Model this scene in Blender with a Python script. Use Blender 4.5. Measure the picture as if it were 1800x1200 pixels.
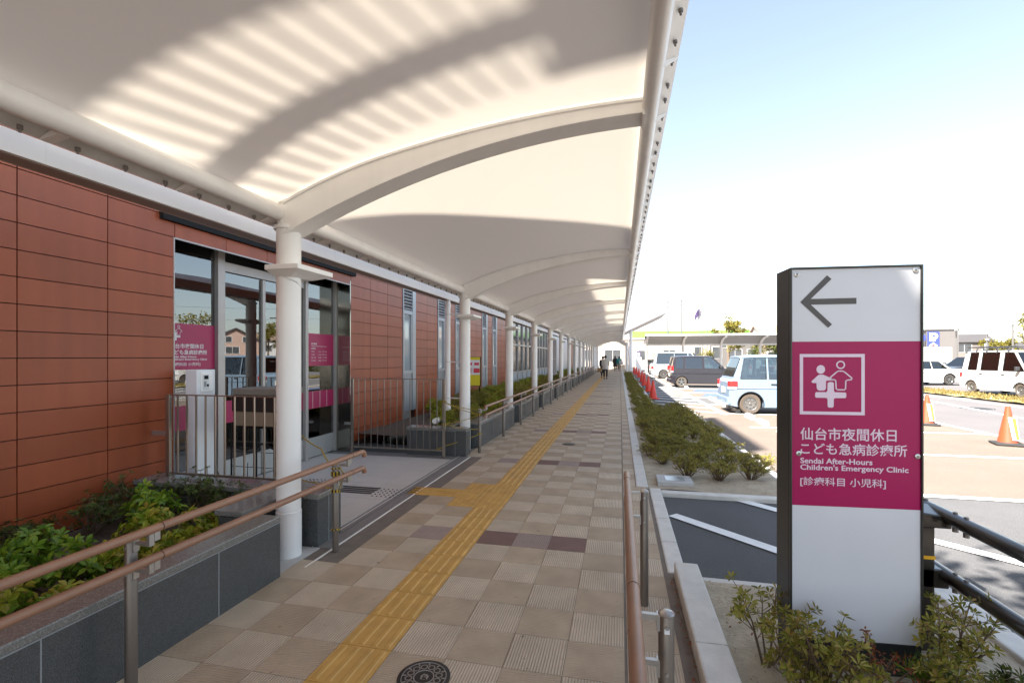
import bpy, bmesh, math, random
from mathutils import Vector, Matrix, noise as mnoise
R = math.radians
PI = math.pi
for o in list(bpy.data.objects):
    bpy.data.objects.remove(o)
S = bpy.context.scene
COL = S.collection

# ------------------------------------------------------------------ camera, sky, sun, exposure
cam_d = bpy.data.cameras.new("camera")
cam = bpy.data.objects.new("camera", cam_d)
COL.objects.link(cam)
cam.location = (0, 0, 1.55)
cam.rotation_euler = (R(90), 0, R(12.74))
cam_d.sensor_width = 36
cam_d.lens = 16.8
cam_d.shift_y = 0.015
cam_d.clip_start = 0.05
cam_d.clip_end = 3000
S.camera = cam

SUN = Vector((1.0, 1.2, -1.95)).normalized()          # the way the light travels
w = bpy.data.worlds.new("World")
S.world = w
w.use_nodes = True
wn = w.node_tree
for n in list(wn.nodes):
    wn.nodes.remove(n)
sky = wn.nodes.new('ShaderNodeTexSky')
sky.sky_type = 'NISHITA'
sky.sun_disc = False
sky.sun_elevation = math.asin(-SUN.z)
sky.sun_rotation = math.atan2(-SUN.x, -SUN.y)
sky.air_density = 1.0
sky.dust_density = 1.0
sky.ozone_density = 1.0
bg = wn.nodes.new('ShaderNodeBackground')
bg.inputs['Strength'].default_value = 0.05
wo = wn.nodes.new('ShaderNodeOutputWorld')
hz = wn.nodes.new('ShaderNodeHueSaturation')          # pale, slightly hazy air
hz.inputs['Saturation'].default_value = 0.7
hz.inputs['Hue'].default_value = 0.494
wn.links.new(sky.outputs[0], hz.inputs['Color'])
wn.links.new(hz.outputs[0], bg.inputs[0])
wn.links.new(bg.outputs[0], wo.inputs[0])

sd = bpy.data.lights.new("sun", 'SUN')
sd.energy = 3.3
sd.angle = R(0.55)
sd.color = (1.0, 0.945, 0.87)
sun = bpy.data.objects.new("sun", sd)
COL.objects.link(sun)
sun.rotation_euler = SUN.to_track_quat('-Z', 'Y').to_euler()
sun.location = (-30, -30, 40)

vs = S.view_settings
vs.view_transform = 'Standard'
vs.look = 'None'
vs.exposure = 2.95
vs.gamma = 1
S.cycles.use_denoising = True
S.cycles.max_bounces = 10
S.cycles.diffuse_bounces = 5
S.cycles.transparent_max_bounces = 16
S.cycles.caustics_reflective = False
S.cycles.caustics_refractive = False
S.cycles.sample_clamp_indirect = 8

# ------------------------------------------------------------------ materials
MATS = {}


def nodes_of(m):
    m.use_nodes = True
    return m.node_tree, m.node_tree.nodes['Principled BSDF']


def mat(name, col, rough=.5, metal=0., var=.0, vs_=6., bump=0., bs=60., spec=.5, coat=0., island=0., detail=3., speck=None, emit=None):
    """Procedural surface: base colour broken up by noise, optional bump, optional random tone per loose piece."""
    m = bpy.data.materials.new(name)
    nt, b = nodes_of(m)
    N, Lk = nt.nodes, nt.links
    c4 = (*col, 1)
    b.inputs['Base Color'].default_value = c4
    b.inputs['Roughness'].default_value = rough
    b.inputs['Metallic'].default_value = metal
    b.inputs['Specular IOR Level'].default_value = spec
    if coat:
        b.inputs['Coat Weight'].default_value = coat
        b.inputs['Coat Roughness'].default_value = .06
    tc = N.new('ShaderNodeNewGeometry')
    tcc = N.new('ShaderNodeTexCoord')
    src = None
    if var or island:
        hsv = N.new('ShaderNodeHueSaturation')
        hsv.inputs['Color'].default_value = c4
        val = None
        if var:
            nz = N.new('ShaderNodeTexNoise')
            nz.inputs['Scale'].default_value = vs_
            nz.inputs['Detail'].default_value = detail + 3
            Lk.new(tcc.outputs['Object'], nz.inputs['Vector'])
            mr = N.new('ShaderNodeMapRange')
            mr.inputs[1].default_value = .25
            mr.inputs[2].default_value = .75
            mr.inputs[3].default_value = 1 - var
            mr.inputs[4].default_value = 1 + var
            Lk.new(nz.outputs['Fac'], mr.inputs[0])
            val = mr.outputs[0]
        if island:
            mr2 = N.new('ShaderNodeMapRange')
            mr2.inputs[3].default_value = 1 - island
            mr2.inputs[4].default_value = 1 + island
            Lk.new(tc.outputs['Random Per Island'], mr2.inputs[0])
            if val is None:
                val = mr2.outputs[0]
            else:
                mu = N.new('ShaderNodeMath')
                mu.operation = 'MULTIPLY'
                Lk.new(val, mu.inputs[0])
                Lk.new(mr2.outputs[0], mu.inputs[1])
                val = mu.outputs[0]
        Lk.new(val, hsv.inputs['Value'])
        src = hsv.outputs[0]
    if speck:
        sc, lo, hi, c2 = speck
        nz2 = N.new('ShaderNodeTexNoise')
        nz2.inputs['Scale'].default_value = sc
        nz2.inputs['Detail'].default_value = 2
        Lk.new(tcc.outputs['Object'], nz2.inputs['Vector'])
        mr3 = N.new('ShaderNodeMapRange')
        mr3.inputs[1].default_value = lo
        mr3.inputs[2].default_value = hi
        Lk.new(nz2.outputs['Fac'], mr3.inputs[0])
        mx = N.new('ShaderNodeMix')
        mx.data_type = 'RGBA'
        mx.inputs['A'].default_value = c4
        mx.inputs['B'].default_value = (*c2, 1)
        Lk.new(mr3.outputs[0], mx.inputs['Factor'])
        if src is not None:
            Lk.new(src, mx.inputs['A'])
        src = mx.outputs['Result']
    if src is not None:
        Lk.new(src, b.inputs['Base Color'])
    if bump:
        nb = N.new('ShaderNodeTexNoise')
        nb.inputs['Scale'].default_value = bs
        nb.inputs['Detail'].default_value = 4
        Lk.new(tcc.outputs['Object'], nb.inputs['Vector'])
        bp = N.new('ShaderNodeBump')
        bp.inputs['Strength'].default_value = bump
        bp.inputs['Distance'].default_value = .01
        Lk.new(nb.outputs['Fac'], bp.inputs['Height'])
        Lk.new(bp.outputs[0], b.inputs['Normal'])
    if emit:
        b.inputs['Emission Color'].default_value = c4
        b.inputs['Emission Strength'].default_value = emit
    MATS[name] = m
    return m


def ribs(m, axis, period, depth, contrast, duty=None):
    """Fine ribs across a surface: a sine of the object coordinate along one axis drives bump and a small tone change."""
    nt, b = nodes_of(m)
    N, Lk = nt.nodes, nt.links
    tcc = N.new('ShaderNodeTexCoord')
    sp = N.new('ShaderNodeSeparateXYZ')
    Lk.new(tcc.outputs['Object'], sp.inputs[0])
    mu = N.new('ShaderNodeMath')
    mu.operation = 'MULTIPLY'
    mu.inputs[1].default_value = 2 * PI / period
    Lk.new(sp.outputs[axis], mu.inputs[0])
    sn = N.new('ShaderNodeMath')
    sn.operation = 'SINE'
    Lk.new(mu.outputs[0], sn.inputs[0])
    bp = N.new('ShaderNodeBump')
    bp.inputs['Strength'].default_value = 1
    bp.inputs['Distance'].default_value = depth
    Lk.new(sn.outputs[0], bp.inputs['Height'])
    old = b.inputs['Normal'].links
    if old:
        Lk.new(old[0].from_socket, bp.inputs['Normal'])
    Lk.new(bp.outputs[0], b.inputs['Normal'])
    if contrast:
        mr = N.new('ShaderNodeMapRange')
        mr.inputs[1].default_value = -1
        mr.inputs[2].default_value = 1
        mr.inputs[3].default_value = 1 - contrast
        mr.inputs[4].default_value = 1 + contrast
        Lk.new(sn.outputs[0], mr.inputs[0])
        hs = N.new('ShaderNodeHueSaturation')
        Lk.new(mr.outputs[0], hs.inputs['Value'])
        l = b.inputs['Base Color'].links
        if l:
            Lk.new(l[0].from_socket, hs.inputs['Color'])
        else:
            hs.inputs['Color'].default_value = b.inputs['Base Color'].default_value
        Lk.new(hs.outputs[0], b.inputs['Base Color'])
    return m


def glass(name, tint, refl, rough=.0):
    """Thin pane: tinted see-through plus a mirror reflection that grows towards grazing angles."""
    m = bpy.data.materials.new(name)
    m.use_nodes = True
    nt = m.node_tree
    N, Lk = nt.nodes, nt.links
    N.remove(N['Principled BSDF'])
    out = N['Material Output']
    tr = N.new('ShaderNodeBsdfTransparent')
    tr.inputs[0].default_value = (*tint, 1)
    gl = N.new('ShaderNodeBsdfGlossy')
    gl.inputs['Roughness'].default_value = rough
    gl.inputs[0].default_value = (.95, .97, .97, 1)
    lw = N.new('ShaderNodeLayerWeight')
    lw.inputs[0].default_value = .35
    mr = N.new('ShaderNodeMapRange')
    mr.inputs[3].default_value = refl
    mr.inputs[4].default_value = 1
    Lk.new(lw.outputs['Fresnel'], mr.inputs[0])
    mx = N.new('ShaderNodeMixShader')
    Lk.new(mr.outputs[0], mx.inputs[0])
    Lk.new(tr.outputs[0], mx.inputs[1])
    Lk.new(gl.outputs[0], mx.inputs[2])
    Lk.new(mx.outputs[0], out.inputs[0])
    MATS[name] = m
    return m


def leafmat(name, cols, rough=.45, trans=.3):
    """Leaves: tone picked per loose leaf from a ramp, some light through the blade."""
    m = bpy.data.materials.new(name)
    nt, b = nodes_of(m)
    N, Lk = nt.nodes, nt.links
    g = N.new('ShaderNodeNewGeometry')
    rp = N.new('ShaderNodeValToRGB')
    e = rp.color_ramp.elements
    e[0].color = (*cols[0], 1)
    e[1].color = (*cols[-1], 1)
    for i, c in enumerate(cols[1:-1]):
        x = e.new((i + 1) / (len(cols) - 1))
        x.color = (*c, 1)
    Lk.new(g.outputs['Random Per Island'], rp.inputs[0])
    Lk.new(rp.outputs[0], b.inputs['Base Color'])
    b.inputs['Roughness'].default_value = rough
    b.inputs['Specular IOR Level'].default_value = .35
    tl = N.new('ShaderNodeBsdfTranslucent')
    Lk.new(rp.outputs[0], tl.inputs[0])
    mx = N.new('ShaderNodeMixShader')
    mx.inputs[0].default_value = trans
    Lk.new(b.outputs[0], mx.inputs[1])
    Lk.new(tl.outputs[0], mx.inputs[2])
    Lk.new(mx.outputs[0], N['Material Output'].inputs[0])
    MATS[name] = m
    return m


# membrane: thin woven fabric that lets part of the sunlight through
mem = bpy.data.materials.new("membrane_fabric")
nt, b_ = nodes_of(mem)
b_.inputs['Base Color'].default_value = (.93, .915, .89, 1)
b_.inputs['Roughness'].default_value = .6
b_.inputs['Specular IOR Level'].default_value = .25
tl_ = nt.nodes.new('ShaderNodeBsdfTranslucent')
tl_.inputs[0].default_value = (.88, .80, .68, 1)
mx_ = nt.nodes.new('ShaderNodeMixShader')
mx_.inputs[0].default_value = .13
nt.links.new(b_.outputs[0], mx_.inputs[1])
nt.links.new(tl_.outputs[0], mx_.inputs[2])
nt.links.new(mx_.outputs[0], nt.nodes['Material Output'].inputs[0])

WHITE_STEEL = mat('white_steel', (.88, .865, .84), .35, var=.03, vs_=3)
GREY_CLAMP = mat('clamp_aluminium', (.70, .71, .69), .5, .0, var=.08, vs_=20)
BOLT = mat('bolt_steel', (.24, .22, .20), .5, .7)
TERRA = mat('terracotta_panel', (.31, .070, .023), .42, var=.07, vs_=1.7, island=.09, spec=.45, bump=.03, bs=90)


def streaks(m, amt):
    """Faint vertical run marks: noise stretched along z multiplies the tone."""
    nt, b = nodes_of(m)
    N, Lk = nt.nodes, nt.links
    tcc = N.new('ShaderNodeTexCoord')
    mp = N.new('ShaderNodeMapping')
    mp.inputs['Scale'].default_value = (9, 9, .5)
    Lk.new(tcc.outputs['Object'], mp.inputs[0])
    nz = N.new('ShaderNodeTexNoise')
    nz.inputs['Scale'].default_value = 1
    nz.inputs['Detail'].default_value = 5
    Lk.new(mp.outputs[0], nz.inputs['Vector'])
    mr = N.new('ShaderNodeMapRange')
    mr.inputs[1].default_value = .3
    mr.inputs[2].default_value = .7
    mr.inputs[3].default_value = 1 - amt
    mr.inputs[4].default_value = 1 + amt
    Lk.new(nz.outputs['Fac'], mr.inputs[0])
    hs = N.new('ShaderNodeHueSaturation')
    Lk.new(mr.outputs[0], hs.inputs['Value'])
    l = b.inputs['Base Color'].links
    if l:
        Lk.new(l[0].from_socket, hs.inputs['Color'])
    else:
        hs.inputs['Color'].default_value = b.inputs['Base Color'].default_value
    Lk.new(hs.outputs[0], b.inputs['Base Color'])


streaks(TERRA, .09)
streaks(WHITE_STEEL, .03)
JOINT = mat('joint_dark', (.075, .026, .016), .8)
SOFFIT = mat('soffit_metal', (.30, .26, .24), .5, var=.05)
CREAM = mat('cream_gutter', (.86, .82, .75), .5, var=.04, vs_=2)
BLACKM = mat('black_metal', (.013, .013, .013), .75, spec=.2)
ALU = mat('aluminium_frame', (.46, .43, .40), .45, .35, var=.05, vs_=9)
STEEL = mat('stainless_panel', (.30, .285, .25), .10, .95, var=.05, vs_=4)
STEEL2 = mat('stainless_bar', (.37, .32, .27), .32, .9)
KICK = mat('kick_panel', (.42, .42, .40), .45, .2, var=.05)
GREYWIN = mat('grey_window_frame', (.36, .37, .39), .4, .4, var=.04)
GLASS_D = glass('entrance_glass', (.42, .46, .46), .13)
GLASS_S = mat('stair_glass', (.035, .036, .038), .12, spec=.35)
GLASS_W = mat('window_glass', (.30, .35, .37), .12, var=.12, vs_=1.5, spec=.7, coat=.5)
MAGENTA = mat('magenta_film', (.38, .012, .085), .4, var=.04, vs_=3)
MAGENTA_S = mat('magenta_sign_face', (.36, .005, .085), .35, var=.03, vs_=3, spec=.3)
WHITE_S = mat('white_sign_face', (.66, .66, .68), .3, var=.02, spec=.4)
LETTER = mat('letter_white', (.72, .58, .68), .3)
LETTER2 = mat('letter_film', (.75, .72, .72), .4)
DARKSIGN = mat('dark_sign_frame', (.045, .045, .04), .35, .4, var=.1)
ARROW = mat('arrow_brown', (.07, .06, .055), .4)
GRANITE = mat('dark_granite', (.062, .064, .063), .25, var=.15, vs_=40, speck=(330, .50, .74, (.17, .18, .185)))
GRANITE_T = mat('granite_coping', (.17, .165, .15), .18, var=.12, vs_=30, speck=(150, .5, .7, (.30, .29, .27)))
GROUT = mat('pale_grout', (.27, .28, .28), .7)
GREYPANEL = mat('grey_wall_panel', (.50, .53, .58), .4, .2, var=.04, vs_=1)
INT_FLOOR = mat('interior_floor', (.22, .21, .19), .3, var=.1)
INT_WALL = mat('interior_wall', (.30, .29, .27), .7)
BROWNRAIL = mat('wood_look_rail', (.30, .155, .092), .42, var=.10, vs_=14)
POST = mat('post_bronze', (.185, .155, .13), .38, .55, var=.06, vs_=8)
POSTCAP = mat('post_cap', (.42, .38, .35), .3, .8)
ZINC = mat('zinc_bracket', (.55, .54, .52), .35, .9)
# paving
T_LIGHT = ribs(mat('tile_light_ribbed', (.52, .42, .31), .75, var=.13, vs_=5, island=.06, bump=.15, bs=220, speck=(16, .70, .80, (.16, .12, .09))), 'X', .0150, .0020, .14)
T_DARK = ribs(mat('tile_tan_ribbed', (.415, .318, .222), .8, var=.14, vs_=5, island=.07, bump=.15, bs=220, speck=(16, .70, .80, (.13, .10, .075))), 'Y', .0150, .0012, .06)
T_PUR1 = ribs(mat('tile_purple', (.20, .115, .095), .75, var=.1, vs_=8, island=.12, bump=.1, bs=200), 'Y', .0150, .0012, .05)
T_PUR2 = ribs(mat('tile_mauve_ribbed', (.33, .245, .21), .75, var=.1, vs_=8, island=.1, bump=.1, bs=200), 'X', .0150, .0020, .16)
T_GROUT = mat('tile_grout', (.17, .14, .115), .9, var=.15, vs_=12)
YELLOW = mat('tactile_yellow', (.54, .31, .08), .6, var=.14, vs_=9, island=.06, bump=.12, bs=120)
BEIGETILE = mat('entrance_tile', (.50, .47, .43), .5, var=.05, vs_=5, island=.03)
CONC = mat('kerb_concrete', (.60, .575, .53), .8, var=.10, vs_=9, bump=.25, bs=90, island=.05)
CONC2 = mat('pale_concrete', (.46, .46, .45), .8, var=.08, vs_=5, bump=.15, bs=70)
DRAIN = mat('drain_channel', (.24, .23, .22), .5, .3, var=.06)
ASPH = mat('asphalt_dark', (.074, .072, .073), .85, var=.16, vs_=1.6, bump=.5, bs=150, speck=(230, .55, .75, (.2, .2, .2)))
ASPH_R = mat('asphalt_road', (.112, .104, .104), .85, var=.1, vs_=.7, bump=.3, bs=110)
BAY = mat('asphalt_bay_brown', (.128, .098, .077), .85, var=.12, vs_=1.1, bump=.4, bs=130, speck=(200, .55, .8, (.28, .24, .2)))
BAYBLUE = mat('blue_bay_paint', (.06, .14, .34), .7, var=.1)
PAINT = mat('white_road_paint', (.76, .76, .74), .6, var=.07, vs_=14)
SAND = mat('sandy_soil', (.40, .335, .245), .95, var=.2, vs_=9, bump=.8, bs=45, speck=(60, .6, .75, (.16, .10, .06)))
SOIL = mat('dark_soil', (.085, .06, .04), .95, var=.3, vs_=12, bump=.8, bs=45)
GRASS_DRY = mat('verge_ground', (.30, .24, .11), .95, var=.25, vs_=4, bump=.8, bs=30)
GROUND = mat('far_ground', (.26, .245, .225), .9, var=.12, vs_=.15)
IRON = mat('cast_iron', (.035, .033, .032), .5, .5)
IRON2 = mat('worn_iron', (.32, .30, .28), .45, .7)
# plants
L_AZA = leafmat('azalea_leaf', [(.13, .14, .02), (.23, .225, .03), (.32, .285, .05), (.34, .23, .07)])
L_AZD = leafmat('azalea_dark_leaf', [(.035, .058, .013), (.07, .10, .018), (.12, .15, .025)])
L_AUC = leafmat('shrub_yellow_leaf', [(.14, .21, .014), (.26, .30, .024), (.36, .34, .035), (.42, .30, .06)], .3)
L_GRN = leafmat('shrub_green_leaf', [(.08, .17, .016), (.17, .27, .022), (.28, .34, .03)], .3)
L_TREEY = leafmat('tree_yellow_leaf', [(.15, .13, .02), (.24, .20, .03), (.20, .19, .05)])
L_TREEG = leafmat('tree_green_leaf', [(.06, .09, .02), (.11, .14, .03), (.20, .17, .04)])
L_DRY = leafmat('dry_leaf', [(.20, .05, .02), (.28, .09, .03), (.16, .06, .03)])
L_GRASSY = leafmat('verge_blade', [(.22, .17, .05), (.28, .22, .08), (.17, .15, .05)])
STEM = mat('stem_brown', (.13, .085, .05), .8, var=.15)
BARK = mat('bark', (.14, .10, .07), .9, var=.2, vs_=8, bump=.5, bs=20)
# cars
TYRE = mat('tyre_rubber', (.05, .042, .036), .85, var=.1)
TYRE_D = mat('dusty_tyre', (.10, .078, .06), .9, var=.15)
RIM = mat('wheel_silver', (.26, .25, .235), .35, .8)
CARGLASS = glass('car_glass', (.55, .62, .62), .10)
CARGLASS_T = glass('car_privacy_glass', (.10, .11, .12), .10)
PLASTIC = mat('dark_plastic', (.03, .03, .032), .55)
SEAT = mat('car_seat_fabric', (.10, .11, .13), .85)
TAIL = mat('tail_lamp_red', (.55, .02, .02), .2, coat=.6)
LAMPW = mat('lamp_clear', (.75, .75, .75), .12, coat=.6)
PLATE = mat('number_plate_white', (.72, .72, .65), .5)
P_BLUE = mat('paint_light_blue', (.165, .235, .32), .3, var=.02, coat=.6)
P_PURP = mat('paint_dark_plum', (.013, .008, .011), .3, coat=.8, var=.04)
P_WHITE = mat('paint_white', (.55, .55, .53), .3, coat=.6)
P_PEARL = mat('paint_pearl', (.27, .30, .31), .3, coat=.6)
P_NAVY = mat('paint_dark_grey', (.03, .031, .038), .3, coat=.7)
P_RED = mat('paint_red', (.22, .035, .035), .3, coat=.6)
ORANGE = mat('cone_orange', (.36, .06, .022), .45, var=.05)
CONE_BASE = mat('cone_base_rubber', (.03, .028, .027), .7)
CONE_RED = mat('cone_red', (.62, .045, .025), .45, var=.05)
WHITEPL = mat('white_plastic', (.78, .78, .78), .4)
YELLOWPL = mat('yellow_plastic', (.75, .62, .03), .45)
REDINK = mat('red_ink', (.65, .06, .08), .5)
BLUEPL = mat('blue_sign_blue', (.035, .05, .30), .4)
GREENPL = mat('green_cladding', (.14, .30, .05), .5)
ROPE_Y = mat('rope_yellow', (.62, .42, .03), .7)
ROPE_K = mat('rope_black', (.02, .02, .02), .7)
SKIN = mat('skin', (.52, .32, .22), .5)
HAIR = mat('hair_black', (.015, .011, .010), .45)
HAIRB = mat('hair_brown', (.06, .03, .018), .45)
TUNIC = mat('tunic_offwhite', (.60, .53, .47), .85, var=.05)
TROUS = mat('trousers_black', (.02, .02, .024), .8)
DRESSB = mat('dress_black', (.016, .016, .02), .8)
TEAL = mat('shirt_teal', (.02, .20, .18), .8)
BAGW = mat('bag_grey', (.42, .42, .42), .7)
STRAW = mat('straw', (.48, .32, .16), .85, var=.1, vs_=30)
GREYSH = mat('shirt_grey', (.30, .31, .33), .85)
FARW = mat('far_wall_cream', (.40, .36, .30), .8, var=.04, vs_=.6)
FARW2 = mat('far_wall_pale', (.46, .45, .44), .8, var=.04, vs_=.6)
FARG = mat('far_wall_grey', (.115, .105, .10), .8, var=.04, vs_=.6)
FARB = mat('far_wall_brick', (.42, .34, .27), .85, var=.08, vs_=.8)
FARP = mat('far_wall_pink', (.38, .26, .21), .8, var=.04, vs_=.6)
ROOFD = mat('roof_dark', (.06, .055, .055), .6, var=.1, vs_=2)
ROOFT = mat('roof_tan', (.22, .15, .11), .7, var=.1, vs_=2)
WINDK = mat('far_window_glass', (.06, .065, .07), .1, coat=.5)
POLE = mat('concrete_pole', (.11, .105, .10), .8)
WIRE = mat('cable', (.05, .05, .05), .6)
SHADEROOF = mat('canopy_roof_grey', (.42, .41, .40), .6, var=.03)
FLAGD = mat('flag_indigo', (.05, .03, .09), .8)
FLAGW = mat('flag_white', (.6, .58, .62), .8)


# ------------------------------------------------------------------ mesh helpers
class MB:
    """Collects geometry; build() links it as one mesh object."""

    def __init__(self):
        self.v, self.f, self.m = [], [], []
        self.mi = 0
        self.cuts = []

    def add(self, vs, fs):
        n = len(self.v)
        self.cuts.append((n, len(self.f), len(vs), len(fs)))
        self.v += [tuple(p) for p in vs]
        for f in fs:
            self.f.append(tuple(i + n for i in f))
            self.m.append(self.mi)
        return self

    def box(self, x0, x1, y0, y1, z0, z1):
        vs = [(x, y, z) for z in (z0, z1) for y in (y0, y1) for x in (x0, x1)]
        return self.add(vs, [(0, 2, 3, 1), (4, 5, 7, 6), (0, 1, 5, 4), (2, 6, 7, 3), (0, 4, 6, 2), (1, 3, 7, 5)])

    def hexa(self, a, b):
        """a: four bottom corners (counter-clockwise from above), b: four top corners."""
        return self.add(list(a) + list(b), [(3, 2, 1, 0), (4, 5, 6, 7), (0, 1, 5, 4), (1, 2, 6, 5), (2, 3, 7, 6), (3, 0, 4, 7)])

    def quad(self, a, b, c, d):
        return self.add([a, b, c, d], [(0, 1, 2, 3)])

    def prism(self, poly, fn0, fn1):
        """poly mapped by fn0 and fn1 to the two end faces."""
        n = len(poly)
        vs = [fn0(*p) for p in poly] + [fn1(*p) for p in poly]
        fs = [tuple(range(n - 1, -1, -1)), tuple(range(n, 2 * n))]
        fs += [(i, (i + 1) % n, n + (i + 1) % n, n + i) for i in range(n)]
        return self.add(vs, fs)

    def tube(self, pts, r, n=10, caps=True, rs=None):
        pts = [Vector(p) for p in pts]
        k = len(pts)
        rs = rs or [r] * k
        t0 = (pts[1] - pts[0]).normalized()
        ref = Vector((0, 0, 1)) if abs(t0.z) < .9 else Vector((1, 0, 0))
        nrm = (ref - t0 * ref.dot(t0)).normalized()
        vs = []
        for i, p in enumerate(pts):
            if i == 0:
                t = pts[1] - p
            elif i == k - 1:
                t = p - pts[i - 1]
            else:
                t = (pts[i + 1] - p).normalized() + (p - pts[i - 1]).normalized()
            t.normalize()
            nrm = (nrm - t * nrm.dot(t)).normalized()
            bn = t.cross(nrm)
            for j in range(n):
                a = 2 * PI * j / n
                vs.append(p + (nrm * math.cos(a) + bn * math.sin(a)) * rs[i])
        fs = []
        for i in range(k - 1):
            for j in range(n):
                fs.append((i * n + j, i * n + (j + 1) % n, (i + 1) * n + (j + 1) % n, (i + 1) * n + j))
        if caps:
            fs.append(tuple(range(n - 1, -1, -1)))
            fs.append(tuple((k - 1) * n + j for j in range(n)))
        return self.add(vs, fs)

    def lathe(self, prof, c=(0, 0, 0), axis='z', n=24, caps=True):
        """prof: (radius, height) pairs spun round an axis."""
        vs, fs = [], []
        k = len(prof)
        for r, h in prof:
            for j in range(n):
                a = 2 * PI * j / n
                x, y = r * math.cos(a), r * math.sin(a)
                p = (x, y, h) if axis == 'z' else ((x, h, y) if axis == 'y' else (h, x, y))
                vs.append((c[0] + p[0], c[1] + p[1], c[2] + p[2]))
        for i in range(k - 1):
            for j in range(n):
                fs.append((i * n + j, i * n + (j + 1) % n, (i + 1) * n + (j + 1) % n, (i + 1) * n + j))
        if caps:
            fs.append(tuple(range(n - 1, -1, -1)))
            fs.append(tuple((k - 1) * n + j for j in range(n)))
        return self.add(vs, fs)

    def build(self, name, m, parent=None, smooth=None, bevel=None, world=False, seg=2):
        """m: one material or a list (faces carry the slot set in self.mi). world=True: vertices are given in scene
        coordinates and are moved into the parent's, or, at top level, round an origin at the mesh's own base."""
        me = bpy.data.meshes.new(name)
        vs = self.v
        loc = Vector((0, 0, 0))
        if parent is not None and world:
            p = parent
            off = Vector((0, 0, 0))
            while p is not None:
                off += p.location
                p = p.parent
            vs = [(a - off.x, b - off.y, c - off.z) for a, b, c in vs]
        elif parent is None and world:
            xs, ys, zs = zip(*vs)
            loc = Vector(((min(xs) + max(xs)) / 2, (min(ys) + max(ys)) / 2, min(zs)))
            vs = [(a - loc.x, b - loc.y, c - loc.z) for a, b, c in vs]
        me.from_pydata(vs, [], self.f)
        ms = m if isinstance(m, (list, tuple)) else [m]
        for x in ms:
            me.materials.append(x)
        if len(ms) > 1:
            me.polygons.foreach_set('material_index', self.m)
        bm = bmesh.new()
        bm.from_mesh(me)
        bmesh.ops.recalc_face_normals(bm, faces=bm.faces)
        bm.to_mesh(me)
        bm.free()
        if smooth:
            me.polygons.foreach_set('use_smooth', [True] * len(me.polygons))
            me.set_sharp_from_angle(angle=R(smooth))
        me.update()
        o = bpy.data.objects.new(name, me)
        COL.objects.link(o)
        o.location = loc
        if parent is not None:
            o.parent = parent
        if bevel:
            bv = o.modifiers.new('bevel', 'BEVEL')
            bv.width = bevel
            bv.segments = seg
            bv.limit_method = 'ANGLE'
            bv.angle_limit = R(35)
            bv.harden_normals = False
        return o


def build_each(mb, name, *a, **k):
    """every piece added to mb becomes an object of its own"""
    out = []
    for v0, f0, nv, nf in mb.cuts:
        one = MB()
        one.add(mb.v[v0:v0 + nv], [tuple(i - v0 for i in f) for f in mb.f[f0:f0 + nf]])
        out.append(one.build(name, *a, **k))
    return out


def tag(o, label, cat, group=None, kind=None):
    if label:
        o['label'] = label
    if cat:
        o['category'] = cat
    if group:
        o['group'] = group
    if kind:
        o['kind'] = kind
    return o


def thing(name, label, cat, loc=(0, 0, 0), rz=0., group=None):
    o = bpy.data.objects.new(name, None)
    o.empty_display_size = .2
    COL.objects.link(o)
    o.location = loc
    o.rotation_euler = (0, 0, rz)
    return tag(o, label, cat, group)


def struct(o):
    o['kind'] = 'structure'
    return o


def kids(o):
    return list(o.children)


def dup(root, loc, rz=0., scale=1., label=None, group=None):
    """A copy of a thing with copies of its parts and their sub-parts (mesh data shared)."""
    r = root.copy()
    COL.objects.link(r)
    r.location = loc
    r.rotation_euler = (0, 0, rz)
    r.scale = (scale,) * 3 if not isinstance(scale, tuple) else scale
    if label:
        r['label'] = label
    if group:
        r['group'] = group
    for ch in kids(root):
        c = ch.copy()
        COL.objects.link(c)
        c.parent = r
        for g in kids(ch):
            d = g.copy()
            COL.objects.link(d)
            d.parent = c
    return r


def relabel(r, name, label):
    r.name = name
    r['label'] = label
    return r


def text_mesh(body, size, bold=0.0):
    """Outline lettering from Blender's own font, as flat mesh data in the xy plane, origin at the left of the baseline."""
    cu = bpy.data.curves.new('lettering', 'FONT')
    cu.body = body
    cu.size = size
    cu.offset = bold
    cu.resolution_u = 3
    ob = bpy.data.objects.new('lettering', cu)
    COL.objects.link(ob)
    dg = bpy.context.evaluated_depsgraph_get()
    me = bpy.data.meshes.new_from_object(ob.evaluated_get(dg))
    bpy.data.objects.remove(ob)
    bpy.data.curves.remove(cu)
    return me


def put_text(mb, body, fn, x, y, width=None, height=None, size=.1, bold=.0, clip=None):
    """Lettering laid into mb: box of the text starts at (x, y) (lower left), scaled to width/height; fn maps (u, v) to 3-D."""
    me = text_mesh(body, size, bold)
    if not me.vertices:
        return
    xs = [v.co.x for v in me.vertices]
    ys = [v.co.y for v in me.vertices]
    x0, x1, y0, y1 = min(xs), max(xs), min(ys), max(ys)
    sx = (width / (x1 - x0)) if width else 1
    sy = (height / (y1 - y0)) if height else sx
    if not width:
        sx = sy
    vs = [((v.co.x - x0) * sx + x, (v.co.y - y0) * sy + y) for v in me.vertices]
    fs = [tuple(p.vertices) for p in me.polygons]
    if clip is not None:
        fs = [f for f in fs if all(vs[i][0] >= clip for i in f)]
    mb.add([fn(*p) for p in vs], fs)
    bpy.data.meshes.remove(me)


def apply_mods(o):
    dg = bpy.context.evaluated_depsgraph_get()
    me = bpy.data.meshes.new_from_object(o.evaluated_get(dg))
    old = o.data
    o.modifiers.clear()
    o.data = me
    bpy.data.meshes.remove(old)
    return o


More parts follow.
